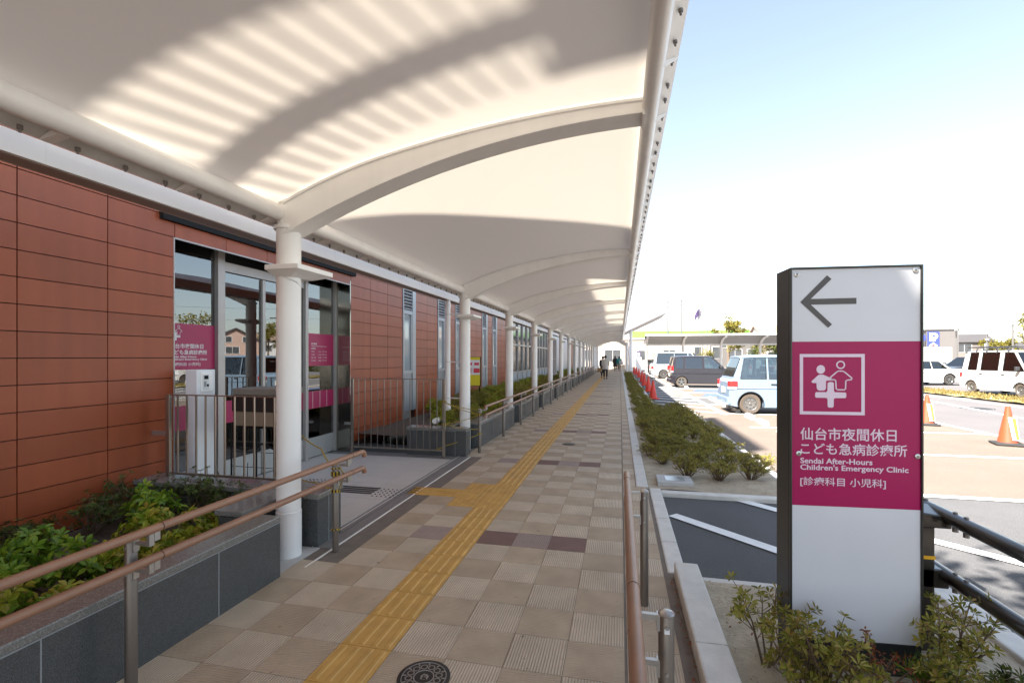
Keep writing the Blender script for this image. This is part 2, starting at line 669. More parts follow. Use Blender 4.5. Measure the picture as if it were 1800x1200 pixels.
def skin(name, pts, edges, m, parent, sub=1):
    """Grown body: pts = [(x, y, z, r)], edges between them."""
    me = bpy.data.meshes.new(name)
    me.from_pydata([p[:3] for p in pts], edges, [])
    me.materials.append(m)
    o = bpy.data.objects.new(name, me)
    COL.objects.link(o)
    sk = o.modifiers.new('skin', 'SKIN')
    sk.use_smooth_shade = True
    for i, p in enumerate(pts):
        d = me.skin_vertices[0].data[i]
        r = p[3]
        d.radius = r if isinstance(r, tuple) else (r, r)
        d.use_root = (i == 0)
    ss = o.modifiers.new('sub', 'SUBSURF')
    ss.levels = sub
    ss.render_levels = sub
    apply_mods(o)
    o.parent = parent
    return o

# ------------------------------------------------------------------ ground, roads, paving
rnd = random.Random(7)
ZP = -.05                      # car park level
g = MB()
g.quad((-400, -300, -.09), (700, -300, -.09), (700, 900, -.09), (-400, 900, -.09))
struct(g.build('ground', GROUND))
g = MB()
g.quad((.30, -6, ZP - .012), (7.5, -6, ZP - .012), (7.5, 46, ZP - .012), (.30, 46, ZP - .012))
struct(g.build('car_park_asphalt', ASPH))
g = MB()
g.quad((7.5, -12, ZP - .012), (60, -12, ZP - .012), (60, 64, ZP - .012), (7.5, 64, ZP - .012))
struct(g.build('road', ASPH_R))
g = MB()
for a, b in ((6.5, 17.2), (19.9, 25.3), (28.0, 44)):
    g.quad((2.05, a, ZP - .008), (7.5, a, ZP - .008), (7.5, b, ZP - .008), (2.05, b, ZP - .008))
g.quad((2.2, -6, ZP - .008), (7.5, -6, ZP - .008), (7.5, 1.2, ZP - .008), (2.2, 1.2, ZP - .008))
struct(g.build('parking_bay_surface', BAY))


def strip(mb, x0, y0, x1, y1, wd, z):
    d = Vector((x1 - x0, y1 - y0, 0)).normalized()
    n = Vector((-d.y, d.x, 0)) * wd / 2
    mb.quad((x0 + n.x, y0 + n.y, z), (x0 - n.x, y0 - n.y, z), (x1 - n.x, y1 - n.y, z), (x1 + n.x, y1 + n.y, z))


g = MB()
k = 0
for y in [6.45 + 2.7 * i for i in range(15)]:
    strip(g, 2.9 if y > 7 else 3.2, y, 7.5, y, .12, ZP - .003)
strip(g, 7.5, 6.4, 7.5, 44, .14, ZP - .002)
strip(g, 2.85, 14.3, 2.55, 44, .16, ZP - .001)
# hatched aisle beside the sign, 45 degree stripes
for c, xa, xb in ((5.62, .52, 1.92), (7.10, 1.20, 2.2), (7.55, 2.45, 3.6)):
    strip(g, xa, c - xa, xb, c - xb, .13, ZP - .002)
for c in (8.9, 10.4, 11.9):
    strip(g, 5.0, c - 5.0, 7.2, c - 7.2, .13, ZP - .002)
# cross hatch by the cones
for i in range(24):
    y = 15.2 + i * 1.25
    strip(g, 1.25, y + .55, 2.7, y - .55, .13, ZP - .0015)
# road markings
strip(g, 9.2, 8, 11.6, 24, .13, ZP - .004)
strip(g, 12.3, 8, 12.7, 40, .13, ZP - .004)
strip(g, 12.0, 22.6, 15.5, 20.0, .13, ZP - .003)
struct(g.build('road_marking', PAINT))
g = MB()
for y in (18.0, 20.7, 23.4):
    for j in range(3):
        g.quad((3.3 + j * .15, y + j * .55, ZP - .0025), (6.2, y + j * .55, ZP - .0025), (6.2, y + .3 + j * .55, ZP - .0025), (3.3 + j * .15, y + .3 + j * .55, ZP - .0025))
struct(g.build('blue_bay_marking', BAYBLUE))

# walkway slab and tiles
g = MB()
g.box(-2.45, .186, -4, 5.88, -.3, -.004)
g.box(-2.45, .186, 5.881, 60, -.3, -.004)
g.box(.187, .372, -4, 5.88, -.3, -.0045)
struct(g.build('walkway_base', T_GROUT))
P0, Q0, TS = -1.476, 2.62, .3
g = MB()


def tile(x0, x1, y0, y1, mi, gap=.0016):
    g.mi = mi
    a, b, c, d = x0 + gap, x1 - gap, y0 + gap, y1 - gap
    vs = [(a, c, 0), (b, c, 0), (b, d, 0), (a, d, 0), (a, c, -.004), (b, c, -.004), (b, d, -.004), (a, d, -.004)]
    g.add(vs, [(0, 1, 2, 3), (0, 4, 5, 1), (1, 5, 6, 2), (2, 6, 7, 3), (3, 7, 4, 0)])


for j in range(-22, 190):
    y0 = Q0 + j * TS
    for i in range(-3, 6):
        x0 = P0 + i * TS
        x1 = x0 + TS
        if i == 0:
            continue                        # the yellow strip
        if 7 <= j <= 9 and i == -1:
            continue
        if j == 8 and i in (-2, -3):
            continue
        if i == 5:
            x0 += .012
            x1 = .184 if y0 > 5.8 else .305
        par = (i + j) % 2
        m_ = 0 if par == 0 else 1
        if j % 10 == 4 and -2 < x0 < -.4:
            m_ = {0: 2, 1: 3}[(i if i < 0 else i + 1) % 2]
        if i == -3 and j < 16:
            if 3 < y0 < 7.0:
                continue
        tile(x0, x1, y0, y0 + TS, m_)
struct(g.build('walkway_paving', [T_LIGHT, T_DARK, T_PUR1, T_PUR2]))
# tactile strip: bars along the walk, dots at the entrance, bars towards the door
g = MB()


def bar_block(x0, y0, along):
    gp = .0015
    g.box(x0 + gp, x0 + TS - gp, y0 + gp, y0 + TS - gp, -.004, .001)
    for q in range(4):
        c = .0375 + q * .075
        if along == 'y':
            a = [(x0 + c - .017, y0 + .012, .001), (x0 + c + .017, y0 + .012, .001), (x0 + c + .017, y0 + .288, .001), (x0 + c - .017, y0 + .288, .001)]
            b = [(x0 + c - .010, y0 + .020, .006), (x0 + c + .010, y0 + .020, .006), (x0 + c + .010, y0 + .280, .006), (x0 + c - .010, y0 + .280, .006)]
        else:
            a = [(x0 + .012, y0 + c - .017, .001), (x0 + .288, y0 + c - .017, .001), (x0 + .288, y0 + c + .017, .001), (x0 + .012, y0 + c + .017, .001)]
            b = [(x0 + .020, y0 + c - .010, .006), (x0 + .280, y0 + c - .010, .006), (x0 + .280, y0 + c + .010, .006), (x0 + .020, y0 + c + .010, .006)]
        g.hexa(a, b)


def dot_block(x0, y0):
    gp = .0015
    g.box(x0 + gp, x0 + TS - gp, y0 + gp, y0 + TS - gp, -.004, .001)
    for p in range(5):
        for q in range(5):
            g.lathe([(.013, .001), (.009, .006)], (x0 + .03 + p * .06, y0 + .03 + q * .06, 0), n=8)


for j in range(-14, 190):
    if 7 <= j <= 9:
        dot_block(P0, Q0 + j * TS)
        dot_block(P0 - TS, Q0 + j * TS)
    else:
        bar_block(P0, Q0 + j * TS, 'y')
bar_block(P0 - 2 * TS, Q0 + 8 * TS, 'x')
bar_block(P0 - 3 * TS, Q0 + 8 * TS, 'x')
struct(g.build('tactile_paving', YELLOW))
# entrance forecourt
g = MB()
for i in range(8):
    for j in range(11):
        x1 = -2.50 - i * .3
        y0 = 3.86 + j * .3
        if y0 + .3 > 7.15:
            continue
        g.box(max(x1 - .3, -4.62) + .0015, x1 - .0015, y0 + .0015, y0 + .2985, -.05, -.001)
struct(g.build('entrance_floor', BEIGETILE))
g = MB()
g.box(-4.66, -2.46, 3.0, 7.3, -.3, -.008)
struct(g.build('entrance_floor_base', DRAIN))
g = MB()
g.box(-2.445, -2.40, 3.45, 7.09, -.05, .0015)
g.box(-2.39, -2.285, 3.45, 7.09, -.05, .001)
struct(g.build('drain_strip', DRAIN))
g = MB()
g.box(-2.275, -2.262, 3.1, 7.09, -.05, .0018)
g.box(-2.455, -2.446, 3.45, 7.09, -.05, .0018)
struct(g.build('drain_edge_strip', CREAM))
g = MB()
for q in range(4):
    y = 4.92 + q * .07
    g.box(-3.35, -2.75, y, y + .035, -.001, .0045)
for p in range(6):
    for q in range(5):
        g.lathe([(.011, -.001), (.008, .005)], (-2.70 + .055 * p, 4.86 + .07 * q, 0), n=8)
for p in range(6):
    for q in range(12):
        g.lathe([(.011, -.001), (.008, .005)], (-3.85 + .055 * p, 4.70 + .06 * q, 0), n=8)
struct(g.build('tactile_studs', IRON))
# concrete round the first column foot
g = MB()
g.box(-2.56, -2.3785, 2.945, 3.44, -.2, .002)
struct(g.build('concrete_patch', CONC2))

# kerbs
g = MB()


def kerb_run(x0, x1, ya, yb, z1, step=.6):
    y = ya
    while y < yb - .01:
        e = min(y + step, yb)
        g.box(x0, x1, y + .002, e - .002, -.25, z1)
        y = e


kerb_run(.187, .325, 5.90, 58, .012)
kerb_run(.335, .465, 3.60, 5.88, .004)
kerb_run(.375, .535, -4, 3.58, .095, 1.1)
g.box(.468, 1.93, 5.76, 5.885, -.25, -.012)
x = .56
while x < 2.0:
    g.box(x + .002, x + .596, 3.50, 3.62, -.25, -.012)
    x += .6
y = -4
while y < 3.4:
    g.box(1.98, 2.13, y + .002, y + .898, -.25, .03)
    y += .9
y = 5.9
while y < 14.9:
    g.box(1.93, 2.05, y + .002, y + .898, -.25, -.004)
    y += .9
y = 15.1
while y < 46:
    g.box(1.02, 1.12, y + .002, y + .898, -.25, -.004)
    y += .9
g.box(1.125, 2.05, 14.94, 15.06, -.25, -.004)
struct(g.build('kerb', CONC, bevel=.012, seg=2))


# planting soil with a lumpy top
def soil(name, x0, x1, y0, y1, z, amp, m, step=.12):
    mb = MB()
    nx, ny = max(2, int((x1 - x0) / step)), max(2, int((y1 - y0) / step))
    vs = []
    for j in range(ny + 1):
        for i in range(nx + 1):
            px, py = x0 + (x1 - x0) * i / nx, y0 + (y1 - y0) * j / ny
            h = mnoise.fractal(Vector((px * 1.3, py * 1.3, z * 7)), 1.0, 2.0, 4)
            vs.append((px, py, z + amp * h))
    fs = [(j * (nx + 1) + i, j * (nx + 1) + i + 1, (j + 1) * (nx + 1) + i + 1, (j + 1) * (nx + 1) + i) for j in range(ny) for i in range(nx)]
    mb.add(vs, fs)
    return struct(mb.build(name, m, smooth=60))


soil('planting_bed_soil', .532, 1.982, -4, 3.51, .0, .03, SAND, .09)
soil('planting_bed_soil', .322, 1.935, 5.88, 14.95, -.02, .03, SAND, .12)
soil('planting_bed_soil', .322, 1.022, 14.95, 58, -.02, .03, SAND, .2)
soil('verge_soil', 13.1, 14.6, 14, 40, ZP + .05, .06, GRASS_DRY, .3)
soil('planter_soil', -4.335, -2.53, -3, 3.48, .15, .04, SOIL, .1)
soil('planter_soil', -4.335, -2.53, 7.31, 50, .26, .03, SOIL, .25)

# ------------------------------------------------------------------ clinic building
WX = -4.34
bld = thing('clinic_building', 'long terracotta clad clinic building with glass entrance along the walkway', 'building', (WX, 5, 0))
MOD, Y00 = .64, 2.634
win_k = [10, 13, 15, 19, 21]
for ka, kb in ((-12, 10), (11, 13), (14, 15), (16, 19), (20, 21), (22, 26)):
    g = MB()
    for k in range(ka, kb):
        y0, y1 = Y00 + k * MOD, Y00 + (k + 1) * MOD
        for r_ in range(-2, 14):
            z1 = 2.94 - .2 * r_
            z0 = z1 - .2
            if 2 <= k <= 6 and r_ >= 1:
                continue
            z0 = max(z0, .10)
            g.box(WX - .02, WX, y0 + .004, y1 - .004, z0 + .004, z1 - .004)
    g.build('wall', TERRA, bld, world=True)
g = MB()
# backing wall behind the panel joints, in pieces between the openings
edges = [(-12, 2)] + [(7, 10), (11, 13), (14, 15), (16, 19), (20, 21), (22, 26)]
for a, b in edges:
    g.box(WX - .30, WX - .021, Y00 + a * MOD, Y00 + b * MOD, 0, 3.345)
g.box(WX - .30, WX - .021, Y00 + 2 * MOD + .002, Y00 + 7 * MOD - .002, 2.90, 3.345)
g.build('wall_backing', JOINT, bld, world=True)
g = MB()
g.box(WX - .30, WX - .002, -5.05, 60, 3.346, 4.49)
g.build('upper_wall', TERRA, bld, world=True)
g = MB()
g.box(-14, WX - .302, -5.05, 60, 4.2, 4.5)
g.build('roof', CONC2, bld, world=True)
# unseen set-back walls and slats, added to shape sun and shade on the canopy
XS = -7.2
SLY, SLZ = -SUN.y / SUN.x, -SUN.z / SUN.x          # how the light's y and z change per metre of x


def ztop(X):
    z = 3.215 - .0567 * (X - .2) ** 2
    if X < -1.7:
        z -= .07 * ((-1.7 - X) / .9) ** 2
    return z


def up_sun(X, Y):
    """where the sun ray that reaches the canopy at (X, Y) crosses the added shade walls"""
    t_ = X - XS
    return Y + SLY * t_, ztop(X) + SLZ * t_


def raked_line(pa, pb):
    (ya_, za_), (yb_, zb_) = up_sun(*pa), up_sun(*pb)
    return lambda z: ya_ + (yb_ - ya_) * (z - za_) / (zb_ - za_)


def slab_yz(poly_, x0=XS - .1, x1=XS):
    g.prism(poly_, lambda y, z: (x0, y, z), lambda y, z: (x1, y, z))


RA = raked_line((-2.5, 1.80), (-1.2, 1.76))        # edges of the shade wall and slat bays, traced back from the canopy stripes
RB = raked_line((-2.3, 2.42), (-.9, 2.20))
RC = raked_line((-1.9, 2.63), (-.6, 2.46))
RD = raked_line((-1.9, 2.95), (-.6, 2.74))
RE = raked_line((-2.0, 3.06), (-.1, 2.80))
RV = raked_line((-1.7, 4.55), (.14, 6.39))
ZL, ZH = 4.5, 18.8
ze = up_sun(-.35, 2.6)[1]
g = MB()
zs0 = up_sun(-2.6, 2.4)[1]
slab_yz([(-18, ZL), (RA(zs0), ZL), (RA(zs0), zs0), (RA(ZH), ZH), (-18, ZH)])
slab_yz([(RA(zs0) + .002, ZL), (RV(zs0) - .002, ZL), (RV(zs0) - .002, zs0), (RA(zs0) + .002, zs0)])
g.build('shade_wall', TERRA, bld, world=True)  # unseen, added to hold the sun off canopy and walkway
ye = up_sun(0, 10.6)[0]
g = MB()
slab_yz([(RV(zs0), ZL), (ye, ZL), (ye, ZH), (RV(ZH), ZH), (RV(zs0), zs0)])
g.build('shade_block', TERRA, bld, world=True)  # unseen thin slab, its raked edge set for the canopy's shade line
zp = up_sun(-.62, 12)[1]
g = MB()
slab_yz([(ye + .002, ZL), (ye + 14, ZL), (ye + 14, zp + .05), (ye + 9, zp + .05), (ye + 9, zp + .25), (ye + 4, zp + .25), (ye + 4, zp - .1), (ye + .002, zp - .1)])
slab_yz([(ye + 14.002, ZL), (56, ZL), (56, ZH), (ye + 14.002, ZH)])
g.build('parapet', TERRA, bld, world=True)  # unseen slabs, stepped to leave a sunlit strip on the farther bays
zt_ = up_sun(-.30, 2.5)[1]
g = MB()
slab_yz([(RB(zs0 + .002), zs0 + .002), (RC(zs0 + .002), zs0 + .002), (RC(ZH), ZH), (RB(ZH), ZH)])
slab_yz([(RA(zt_) + .002, zt_), (RB(zt_) - .002, zt_), (RB(ZH) - .002, ZH), (RA(ZH) + .002, ZH)])
slab_yz([(RC(zt_) + .002, zt_), (RE(zt_), zt_), (RE(ZH), ZH), (RC(ZH) + .002, ZH)])
g.build('shade_post', WHITE_STEEL, bld, world=True)  # unseen slabs added to keep the bands between the stripes dark
g = MB()
z = zs0 + .05
SLW = .70
while z < zt_ - .05:
    for fa, fb in ((RA, RB), (RC, RD)):
        a_, b_y = fa(z) - .01, fb(z) + .01
        hgt = SLW * (b_y - a_)
        slab_yz([(a_, z - hgt / 2), (b_y, z + hgt / 2), (b_y, z + hgt / 2 + .115), (a_, z - hgt / 2 + .115)], XS - .06, XS - .045)
    z += .36
g.build('shade_louvres', WHITE_STEEL, bld, world=True)  # unseen slats, tilted so their shade stripes the canopy
# dark blind box over the entrance
g = MB()
g.box(WX + .001, WX + .05, 3.75, 7.2, 2.885, 2.955)
g.build('blind_box', BLACKM, bld, world=True)

# entrance: glass set back in a reveal, sliding doors, film panels
GX = WX - .28
q = MB()
q.box(WX - .31, WX + .004, 3.900, 3.912, .0, 2.738)
q.box(WX - .02, WX + .006, 3.913, 7.112, 2.728, 2.742)
q.box(GX - .03, GX + .05, 4.68, 4.78, 0, 2.865)
q.box(GX - .03, GX + .05, 6.27, 6.335, 0, 2.865)
q.box(GX - .01, GX + .03, 5.415, 5.465, .02, 2.56)
q.box(GX - .02, GX + .03, 4.782, 6.268, 2.57, 2.68)
q.box(GX - .02, GX + .04, 7.05, 7.085, 0, 2.865)
ef = q.build('entrance_frame', ALU, bld, world=True)
q = MB()
q.box(GX - .05, WX - .021, 3.913, 7.08, 2.867, 2.89)
q.build('entrance_soffit', ALU, bld, world=True)
q = MB()
q.box(WX - .06, WX - .021, 3.913, 7.11, 2.745, 2.8665)
q.build('lintel_back', CREAM, bld, world=True)
for (a, b, z0, z1) in ((3.92, 4.678, .31, 2.865), (4.782, 5.413, .31, 2.56), (5.467, 6.268, .31, 2.56), (4.782, 6.268, 2.682, 2.865), (6.337, 7.048, .31, 2.865)):
    q = MB()
    q.box(GX - .006, GX, a, b, z0, z1)
    nm = 'door_glass' if 4.7 < a < 6.2 and z0 < 1 else 'glass_pane'
    q.build(nm, GLASS_D, bld, world=True)
g = MB()
for a, b in ((3.92, 4.678), (4.782, 5.413), (5.467, 6.268), (6.337, 7.048)):
    g.box(GX - .02, GX + .006, a, b, .01, .308)
g.build('kick_panel', KICK, bld, world=True)
g = MB()
g.box(GX - .04, WX + .003, 7.088, 7.112, 0, 2.8)
g.build('steel_reveal', STEEL, bld, world=True)
g = MB()
for a, b in ((3.93, 4.676), (4.784, 5.411), (5.469, 6.266), (6.339, 7.046)):
    g.box(GX + .001, GX + .0025, a, b, .755, 1.02)
film = g.build('door_film', MAGENTA, bld, world=True)
film['label'] = 'magenta band of film across the doors'
g = MB()
for y in (6.50, 6.68, 6.86):
    g.box(GX + .003, GX + .004, y, y + .007, .755, 1.02)
build_each(g, 'film_line', LETTER2, film, world=True)
g = MB()
g.box(GX + .001, GX + .0025, 3.93, 4.676, 1.41, 1.91)
f1 = g.build('clinic_name_film', MAGENTA, bld, world=True)
f1['label'] = 'magenta film panel with the clinic name on the left pane'
F1 = lambda u, v: (GX + .004, u, v)
g = MB()
put_text(g, '仙台市夜間休日', F1, 4.105, 1.640, width=.415, height=.054, bold=.0015)
g.build('clinic_name_lettering', LETTER2, f1, world=True)
g = MB()
put_text(g, 'こども急病診療所', F1, 4.105, 1.573, width=.465, height=.054, bold=.0015)
g.build('clinic_name_lettering', LETTER2, f1, world=True)
g = MB()
put_text(g, 'Sendai After-Hours', F1, 4.105, 1.540, width=.325, height=.024, bold=.002)
g.build('clinic_name_lettering', LETTER2, f1, world=True)
g = MB()
put_text(g, "Children's Emergency Clinic", F1, 4.105, 1.505, width=.465, height=.030, bold=.002)
g.build('clinic_name_lettering', LETTER2, f1, world=True)
g = MB()
put_text(g, '[診療科目 小児科]', F1, 4.105, 1.447, width=.375, height=.042, bold=.001)


def ring(mb, fn, cx, cy, r0, r1, n=20):
    vs = []
    for j in range(n):
        a = 2 * PI * j / n
        vs += [fn(cx + r0 * math.cos(a), cy + r0 * math.sin(a)), fn(cx + r1 * math.cos(a), cy + r1 * math.sin(a))]
    mb.add(vs, [(2 * j, 2 * j + 1, (2 * j + 3) % (2 * n), (2 * j + 2) % (2 * n)) for j in range(n)])


def poly(mb, fn, pts):
    mb.add([fn(*p) for p in pts], [tuple(range(len(pts)))])


def outline(mb, fn, pts, wd, closed=True):
    n = len(pts)
    for i in range(n if closed else n - 1):
        a, b = Vector(pts[i]), Vector(pts[(i + 1) % n])
        d = (b - a).normalized()
        nn = Vector((-d.y, d.x)) * wd / 2
        e = d * wd * .35
        poly(mb, fn, [tuple(a - e + nn), tuple(a - e - nn), tuple(b + e - nn), tuple(b + e + nn)])


def pictogram(mb, fn, ic, k):
    """child, adult and cross; ic maps enlarged-view px to the face, k is metres per px"""
    circ_ = [ic(462 + 66 * math.cos(2 * PI * i / 24), 425 + 66 * math.sin(2 * PI * i / 24)) for i in range(24)]
    poly(mb, fn, circ_)
    ring(mb, fn, *ic(764, 355), 47 * k, 68 * k, 28)
    poly(mb, fn, [ic(*p) for p in [(455, 503), (500, 505), (600, 548), (640, 572), (690, 580), (690, 592), (560, 592), (542, 605), (540, 715), (525, 738), (500, 745), (430, 745), (405, 725), (398, 700), (396, 632), (340, 632), (318, 618), (325, 600), (425, 510)]])
    outline(mb, fn, [ic(*p) for p in [(607, 545), (715, 455), (740, 447), (795, 449), (820, 460), (932, 552), (925, 577), (860, 585), (842, 600), (838, 712), (820, 732), (715, 732), (696, 715), (690, 600), (672, 580), (625, 575)]], 20 * k)
    poly(mb, fn, [ic(*p) for p in [(590, 617), (640, 617), (660, 632), (662, 752), (680, 770), (835, 772), (850, 788), (848, 842), (832, 857), (680, 858), (660, 875), (657, 985), (640, 1003), (582, 1003), (566, 985), (565, 875), (548, 857), (392, 855), (375, 840), (376, 785), (392, 770), (545, 770), (562, 752), (566, 632)]])


g.build('clinic_name_lettering', LETTER2, f1, world=True)
g = MB()
pictogram(g, F1, lambda x, y: (4.035 + x * .00023, 1.955 - y * .00023), .00023)
g.build('pictogram', LETTER2, f1, world=True)
g = MB()
g.box(GX + .001, GX + .0025, 6.339, 7.046, 1.41, 1.91)
f2 = g.build('opening_hours_film', MAGENTA, bld, world=True)
f2['label'] = 'magenta film panel with the hours table on the right pane'
g = MB()
put_text(g, '診療時間', F1, 6.47, 1.735, width=.13, height=.030, bold=.002)
poly(g, F1, [(6.47, 1.712), (6.86, 1.712), (6.86, 1.717), (6.47, 1.717)])
put_text(g, '診療日', F1, 6.47, 1.665, width=.10, height=.028, bold=.001)
for i, (a_, b_t) in enumerate((('平日', '19:15 ▸ 翌 7:00'), ('土曜', '14:45 ▸ 翌 7:00'), ('日曜・休日', '9:45 ▸ 17:00'), ('年末年始', '18:00 ▸ 翌 7:00'))):
    zz = 1.620 - i * .046
    put_text(g, a_, F1, 6.47, zz, width=.045 * min(2.4, len(a_) * .8), height=.021)
    put_text(g, b_t, F1, 6.64, zz, width=.22, height=.021)
g.build('opening_hours_lettering', LETTER2, f2, world=True)
# lobby seen dimly through the glass
g = MB()
g.box(-8.6, WX - .31, 2.0, 9.0, -.06, -.012)
g.build('lobby_floor', INT_FLOOR, bld, world=True)
g = MB()
g.box(-8.7, -8.6, 2.0, 9.0, 0, 3.0)
g.box(-8.6, WX - .31, 1.9, 2.0, 0, 3.0)
g.box(-8.6, WX - .31, 9.0, 9.1, 0, 3.0)
g.build('lobby_wall', INT_WALL, bld, world=True)
g = MB()
g.box(-8.6, WX - .34, 2.0, 9.0, 2.90, 2.95)
g.build('lobby_ceiling', INT_WALL, bld, world=True)
g = MB()
g.box(-7.0, -5.6, 6.9, 7.4, 0, 1.0)
g.box(-7.05, -5.55, 6.85, 7.45, 1.0, 1.04)
g.build('lobby_counter', INT_WALL, bld, world=True)

# slot windows with louvres over them and grey panels below
for k in win_k:
    y0, y1 = Y00 + k * MOD, Y00 + (k + 1) * MOD
    q = MB()
    q.box(WX - .05, WX + .015, y0 + .01, y0 + .045, .42, 3.30)
    q.box(WX - .05, WX + .015, y1 - .17, y1 - .01, .42, 3.30)
    q.box(WX - .05, WX + .010, y0 + .046, y1 - .171, 1.20, 1.27)
    q.box(WX - .05, WX + .010, y0 + .046, y1 - .171, 2.44, 2.52)
    q.box(WX - .05, WX - .012, y0 + .046, y1 - .171, .42, 1.198)
    for p in range(3):
        yy = y0 + .12 + p * .11
        q.box(WX - .0121, WX - .006, yy, yy + .008, .42, 1.198)
    q.box(WX - .05, WX + .008, y0 + .046, y0 + .085, 1.272, 2.438)
    q.box(WX - .05, WX + .008, y1 - .22, y1 - .171, 1.272, 2.438)
    wf = q.build('window', GREYWIN, bld, world=True)
    q = MB()
    q.box(WX - .030, WX - .024, y0 + .086, y1 - .221, 1.273, 2.437)
    q.build('pane', GLASS_W, wf, world=True)
    q = MB()
    for p in range(11):
        zz = 2.545 + p * .066
        q.hexa([(WX - .04, y0 + .047, zz + .035), (WX + .006, y0 + .047, zz), (WX + .006, y1 - .172, zz), (WX - .04, y1 - .172, zz + .035)],
               [(WX - .04, y0 + .047, zz + .047), (WX + .006, y0 + .047, zz + .012), (WX + .006, y1 - .172, zz + .012), (WX - .04, y1 - .172, zz + .047)])
    q.build('louvre', GREYWIN, wf, world=True)
    q = MB()
    q.box(WX - .32, WX - .30, y0, y1, 0, 3.34)
    q.box(WX - .06, WX - .053, y0 + .046, y1 - .171, 2.53, 3.30)
    q.box(WX - .2, WX - .0501, y0 + .046, y1 - .171, 0, 1.2)
    q.build('window_back', INT_WALL, wf, world=True)
# stair glazing, brick pier and grey cladding further along
ya = Y00 + 26 * MOD
q = MB()
for a, b in ((ya, 24.5), (24.9, 31.0)):
    n = int((b - a) / .95)
    for i in range(n + 1):
        yy = a + (b - a) * i / n
        q.box(WX - .05, WX + .03, yy - .035, yy + .035, .40, 3.3)
    for zz in (.85, 2.02):
        q.box(WX - .05, WX + .02, a + .036, b - .036, zz, zz + .08)
cw = q.build('curtain_wall', ALU, bld, world=True)
for a, b in ((ya, 24.5), (24.9, 31.0)):
    q = MB()
    q.box(WX - .04, WX - .03, a + .04, b - .04, .93, 2.018)
    q.box(WX - .04, WX - .03, a + .04, b - .04, 2.102, 3.3)
    q.build('pane', GLASS_S, cw, world=True)
q = MB()
for a, b in ((ya, 24.5), (24.9, 31.0)):
    q.box(WX - .06, WX - .02, a + .04, b - .04, .02, .848)
q.build('spandrel', GREYPANEL, cw, world=True)
q = MB()
q.box(-8.6, -8.5, 19.0, 32, 0, 3.34)
for i in range(9):
    q.box(-6.6, -5.6, 20.2 + i * .30, 20.5 + i * .30, .2 + i * .2, .26 + i * .2)
q.box(-8.5, WX - .35, 19.0, 32, -.06, -.01)
q.build('stair_hall', INT_WALL, bld, world=True)
q = MB()
y = 31.02
while y < 40.5:
    q.box(WX - .05, WX + .01, y + .004, y + .746, .1, 3.3)
    y += .75
q.build('grey_cladding', GREYPANEL, bld, world=True)
q = MB()
y = 40.6
while y < 45:
    for r_ in range(16):
        q.box(WX - .03, WX, y + .004, y + .636, .12 + .2 * r_, .31 + .2 * r_)
    y += .64
for r_ in range(16):
    q.box(WX - .03, WX, 24.52, 24.88, .12 + .2 * r_, .31 + .2 * r_)
q.build('brick_pier', TERRA, bld, world=True)
q = MB()
q.box(WX - .20, WX - .06, 31, 60, 0, 3.34)
q.build('rear_wall', JOINT, bld, world=True)
q = MB()
y = 45.2
while y < 59:
    q.box(WX - .05, WX, y + .004, y + 1.196, .1, 3.3)
    y += 1.2
q.build('grey_cladding', GREYPANEL, bld, world=True)

# ------------------------------------------------------------------ granite planters along the wall
def planter(name, label, y0, y1, notches, near_len=None):
    t = thing(name, label, 'planter', (-2.5, (y0 + y1) / 2, 0))
    a = MB()
    c = MB()
    gr = MB()
    spans = []
    y = y0
    for nn in notches:
        spans.append((y, nn - .30))
        spans.append((nn - .30, nn + .22, 'n'))
        y = nn + .22
    spans.append((y, y1))
    for s in spans:
        if len(s) == 3:
            a.box(-2.86, -2.72, s[0], s[1], -.1, .385)
            c.box(-2.90, -2.66, s[0] + .001, s[1] - .001, .385, .43)
            continue
        a.box(-2.52, -2.34, s[0], s[1], -.1, .385)
        c.box(-2.60, -2.335, s[0] + .001, s[1] - .001, .387, .43)
        yy = s[0] + .9
        while yy < s[1] - .2:
            gr.box(-2.341, -2.3385, yy - .003, yy + .003, 0, .385)
            yy += .9
        gr.box(-2.341, -2.3388, s[0], s[1], .3805, .3868)
    return t, a, c, gr


t, a, c, gr = planter('granite_planter', 'dark granite planter in front of the red wall, left foreground', -3, 2.93, [])
a.box(-4.33, -2.56, 3.50, 3.78, -.1, .385)
c.box(-4.33, -2.54, 3.482, 3.80, .387, .43)
a.box(-2.57, -2.405, 3.452, 3.78, -.1, .385)
c.box(-2.5385, -2.39, 3.44, 3.80, .387, .43)
gr.box(-2.4055, -2.4035, 3.60, 3.606, 0, .385)
a.box(-2.86, -2.74, 2.932, 3.48, -.1, .385)
c.box(-2.90, -2.66, 2.932, 3.48, .388, .43)
build_each(a, 'wall', GRANITE, t, world=True)
build_each(c, 'coping', GRANITE_T, t, world=True, bevel=.006)
gr.build('grout_line', GROUT, t, world=True)
COLY = [3.264, 7.617] + [10.89 + 3.37 * i for i in range(12)]
t, a, c, gr = planter('granite_planter', 'long dark granite planter beyond the entrance, behind the columns', 7.10, 50, COLY[1:])
a.box(-3.33, -2.522, 7.10, 7.30, -.1, .385)
c.box(-3.34, -2.602, 7.085, 7.34, .387, .43)
gr.box(-3.33, -2.522, 7.0972, 7.0992, .3805, .3868)
gr.box(-2.521, -2.515, 7.0972, 7.0992, 0, .385)
a.box(-4.33, -3.332, 7.17, 7.30, -.1, .10)
build_each(a, 'wall', GRANITE, t, world=True)
build_each(c, 'coping', GRANITE_T, t, world=True, bevel=.006)
gr.build('grout_line', GROUT, t, world=True)

# ------------------------------------------------------------------ membrane canopy on one row of columns
can = thing('walkway_canopy', 'white membrane canopy on one row of round columns over the walkway', 'canopy', (-2.53, 20, 0))
PX, PZ = -2.56, 2.66           # left pipe
QX, QZ = .19, 3.16             # right pipe


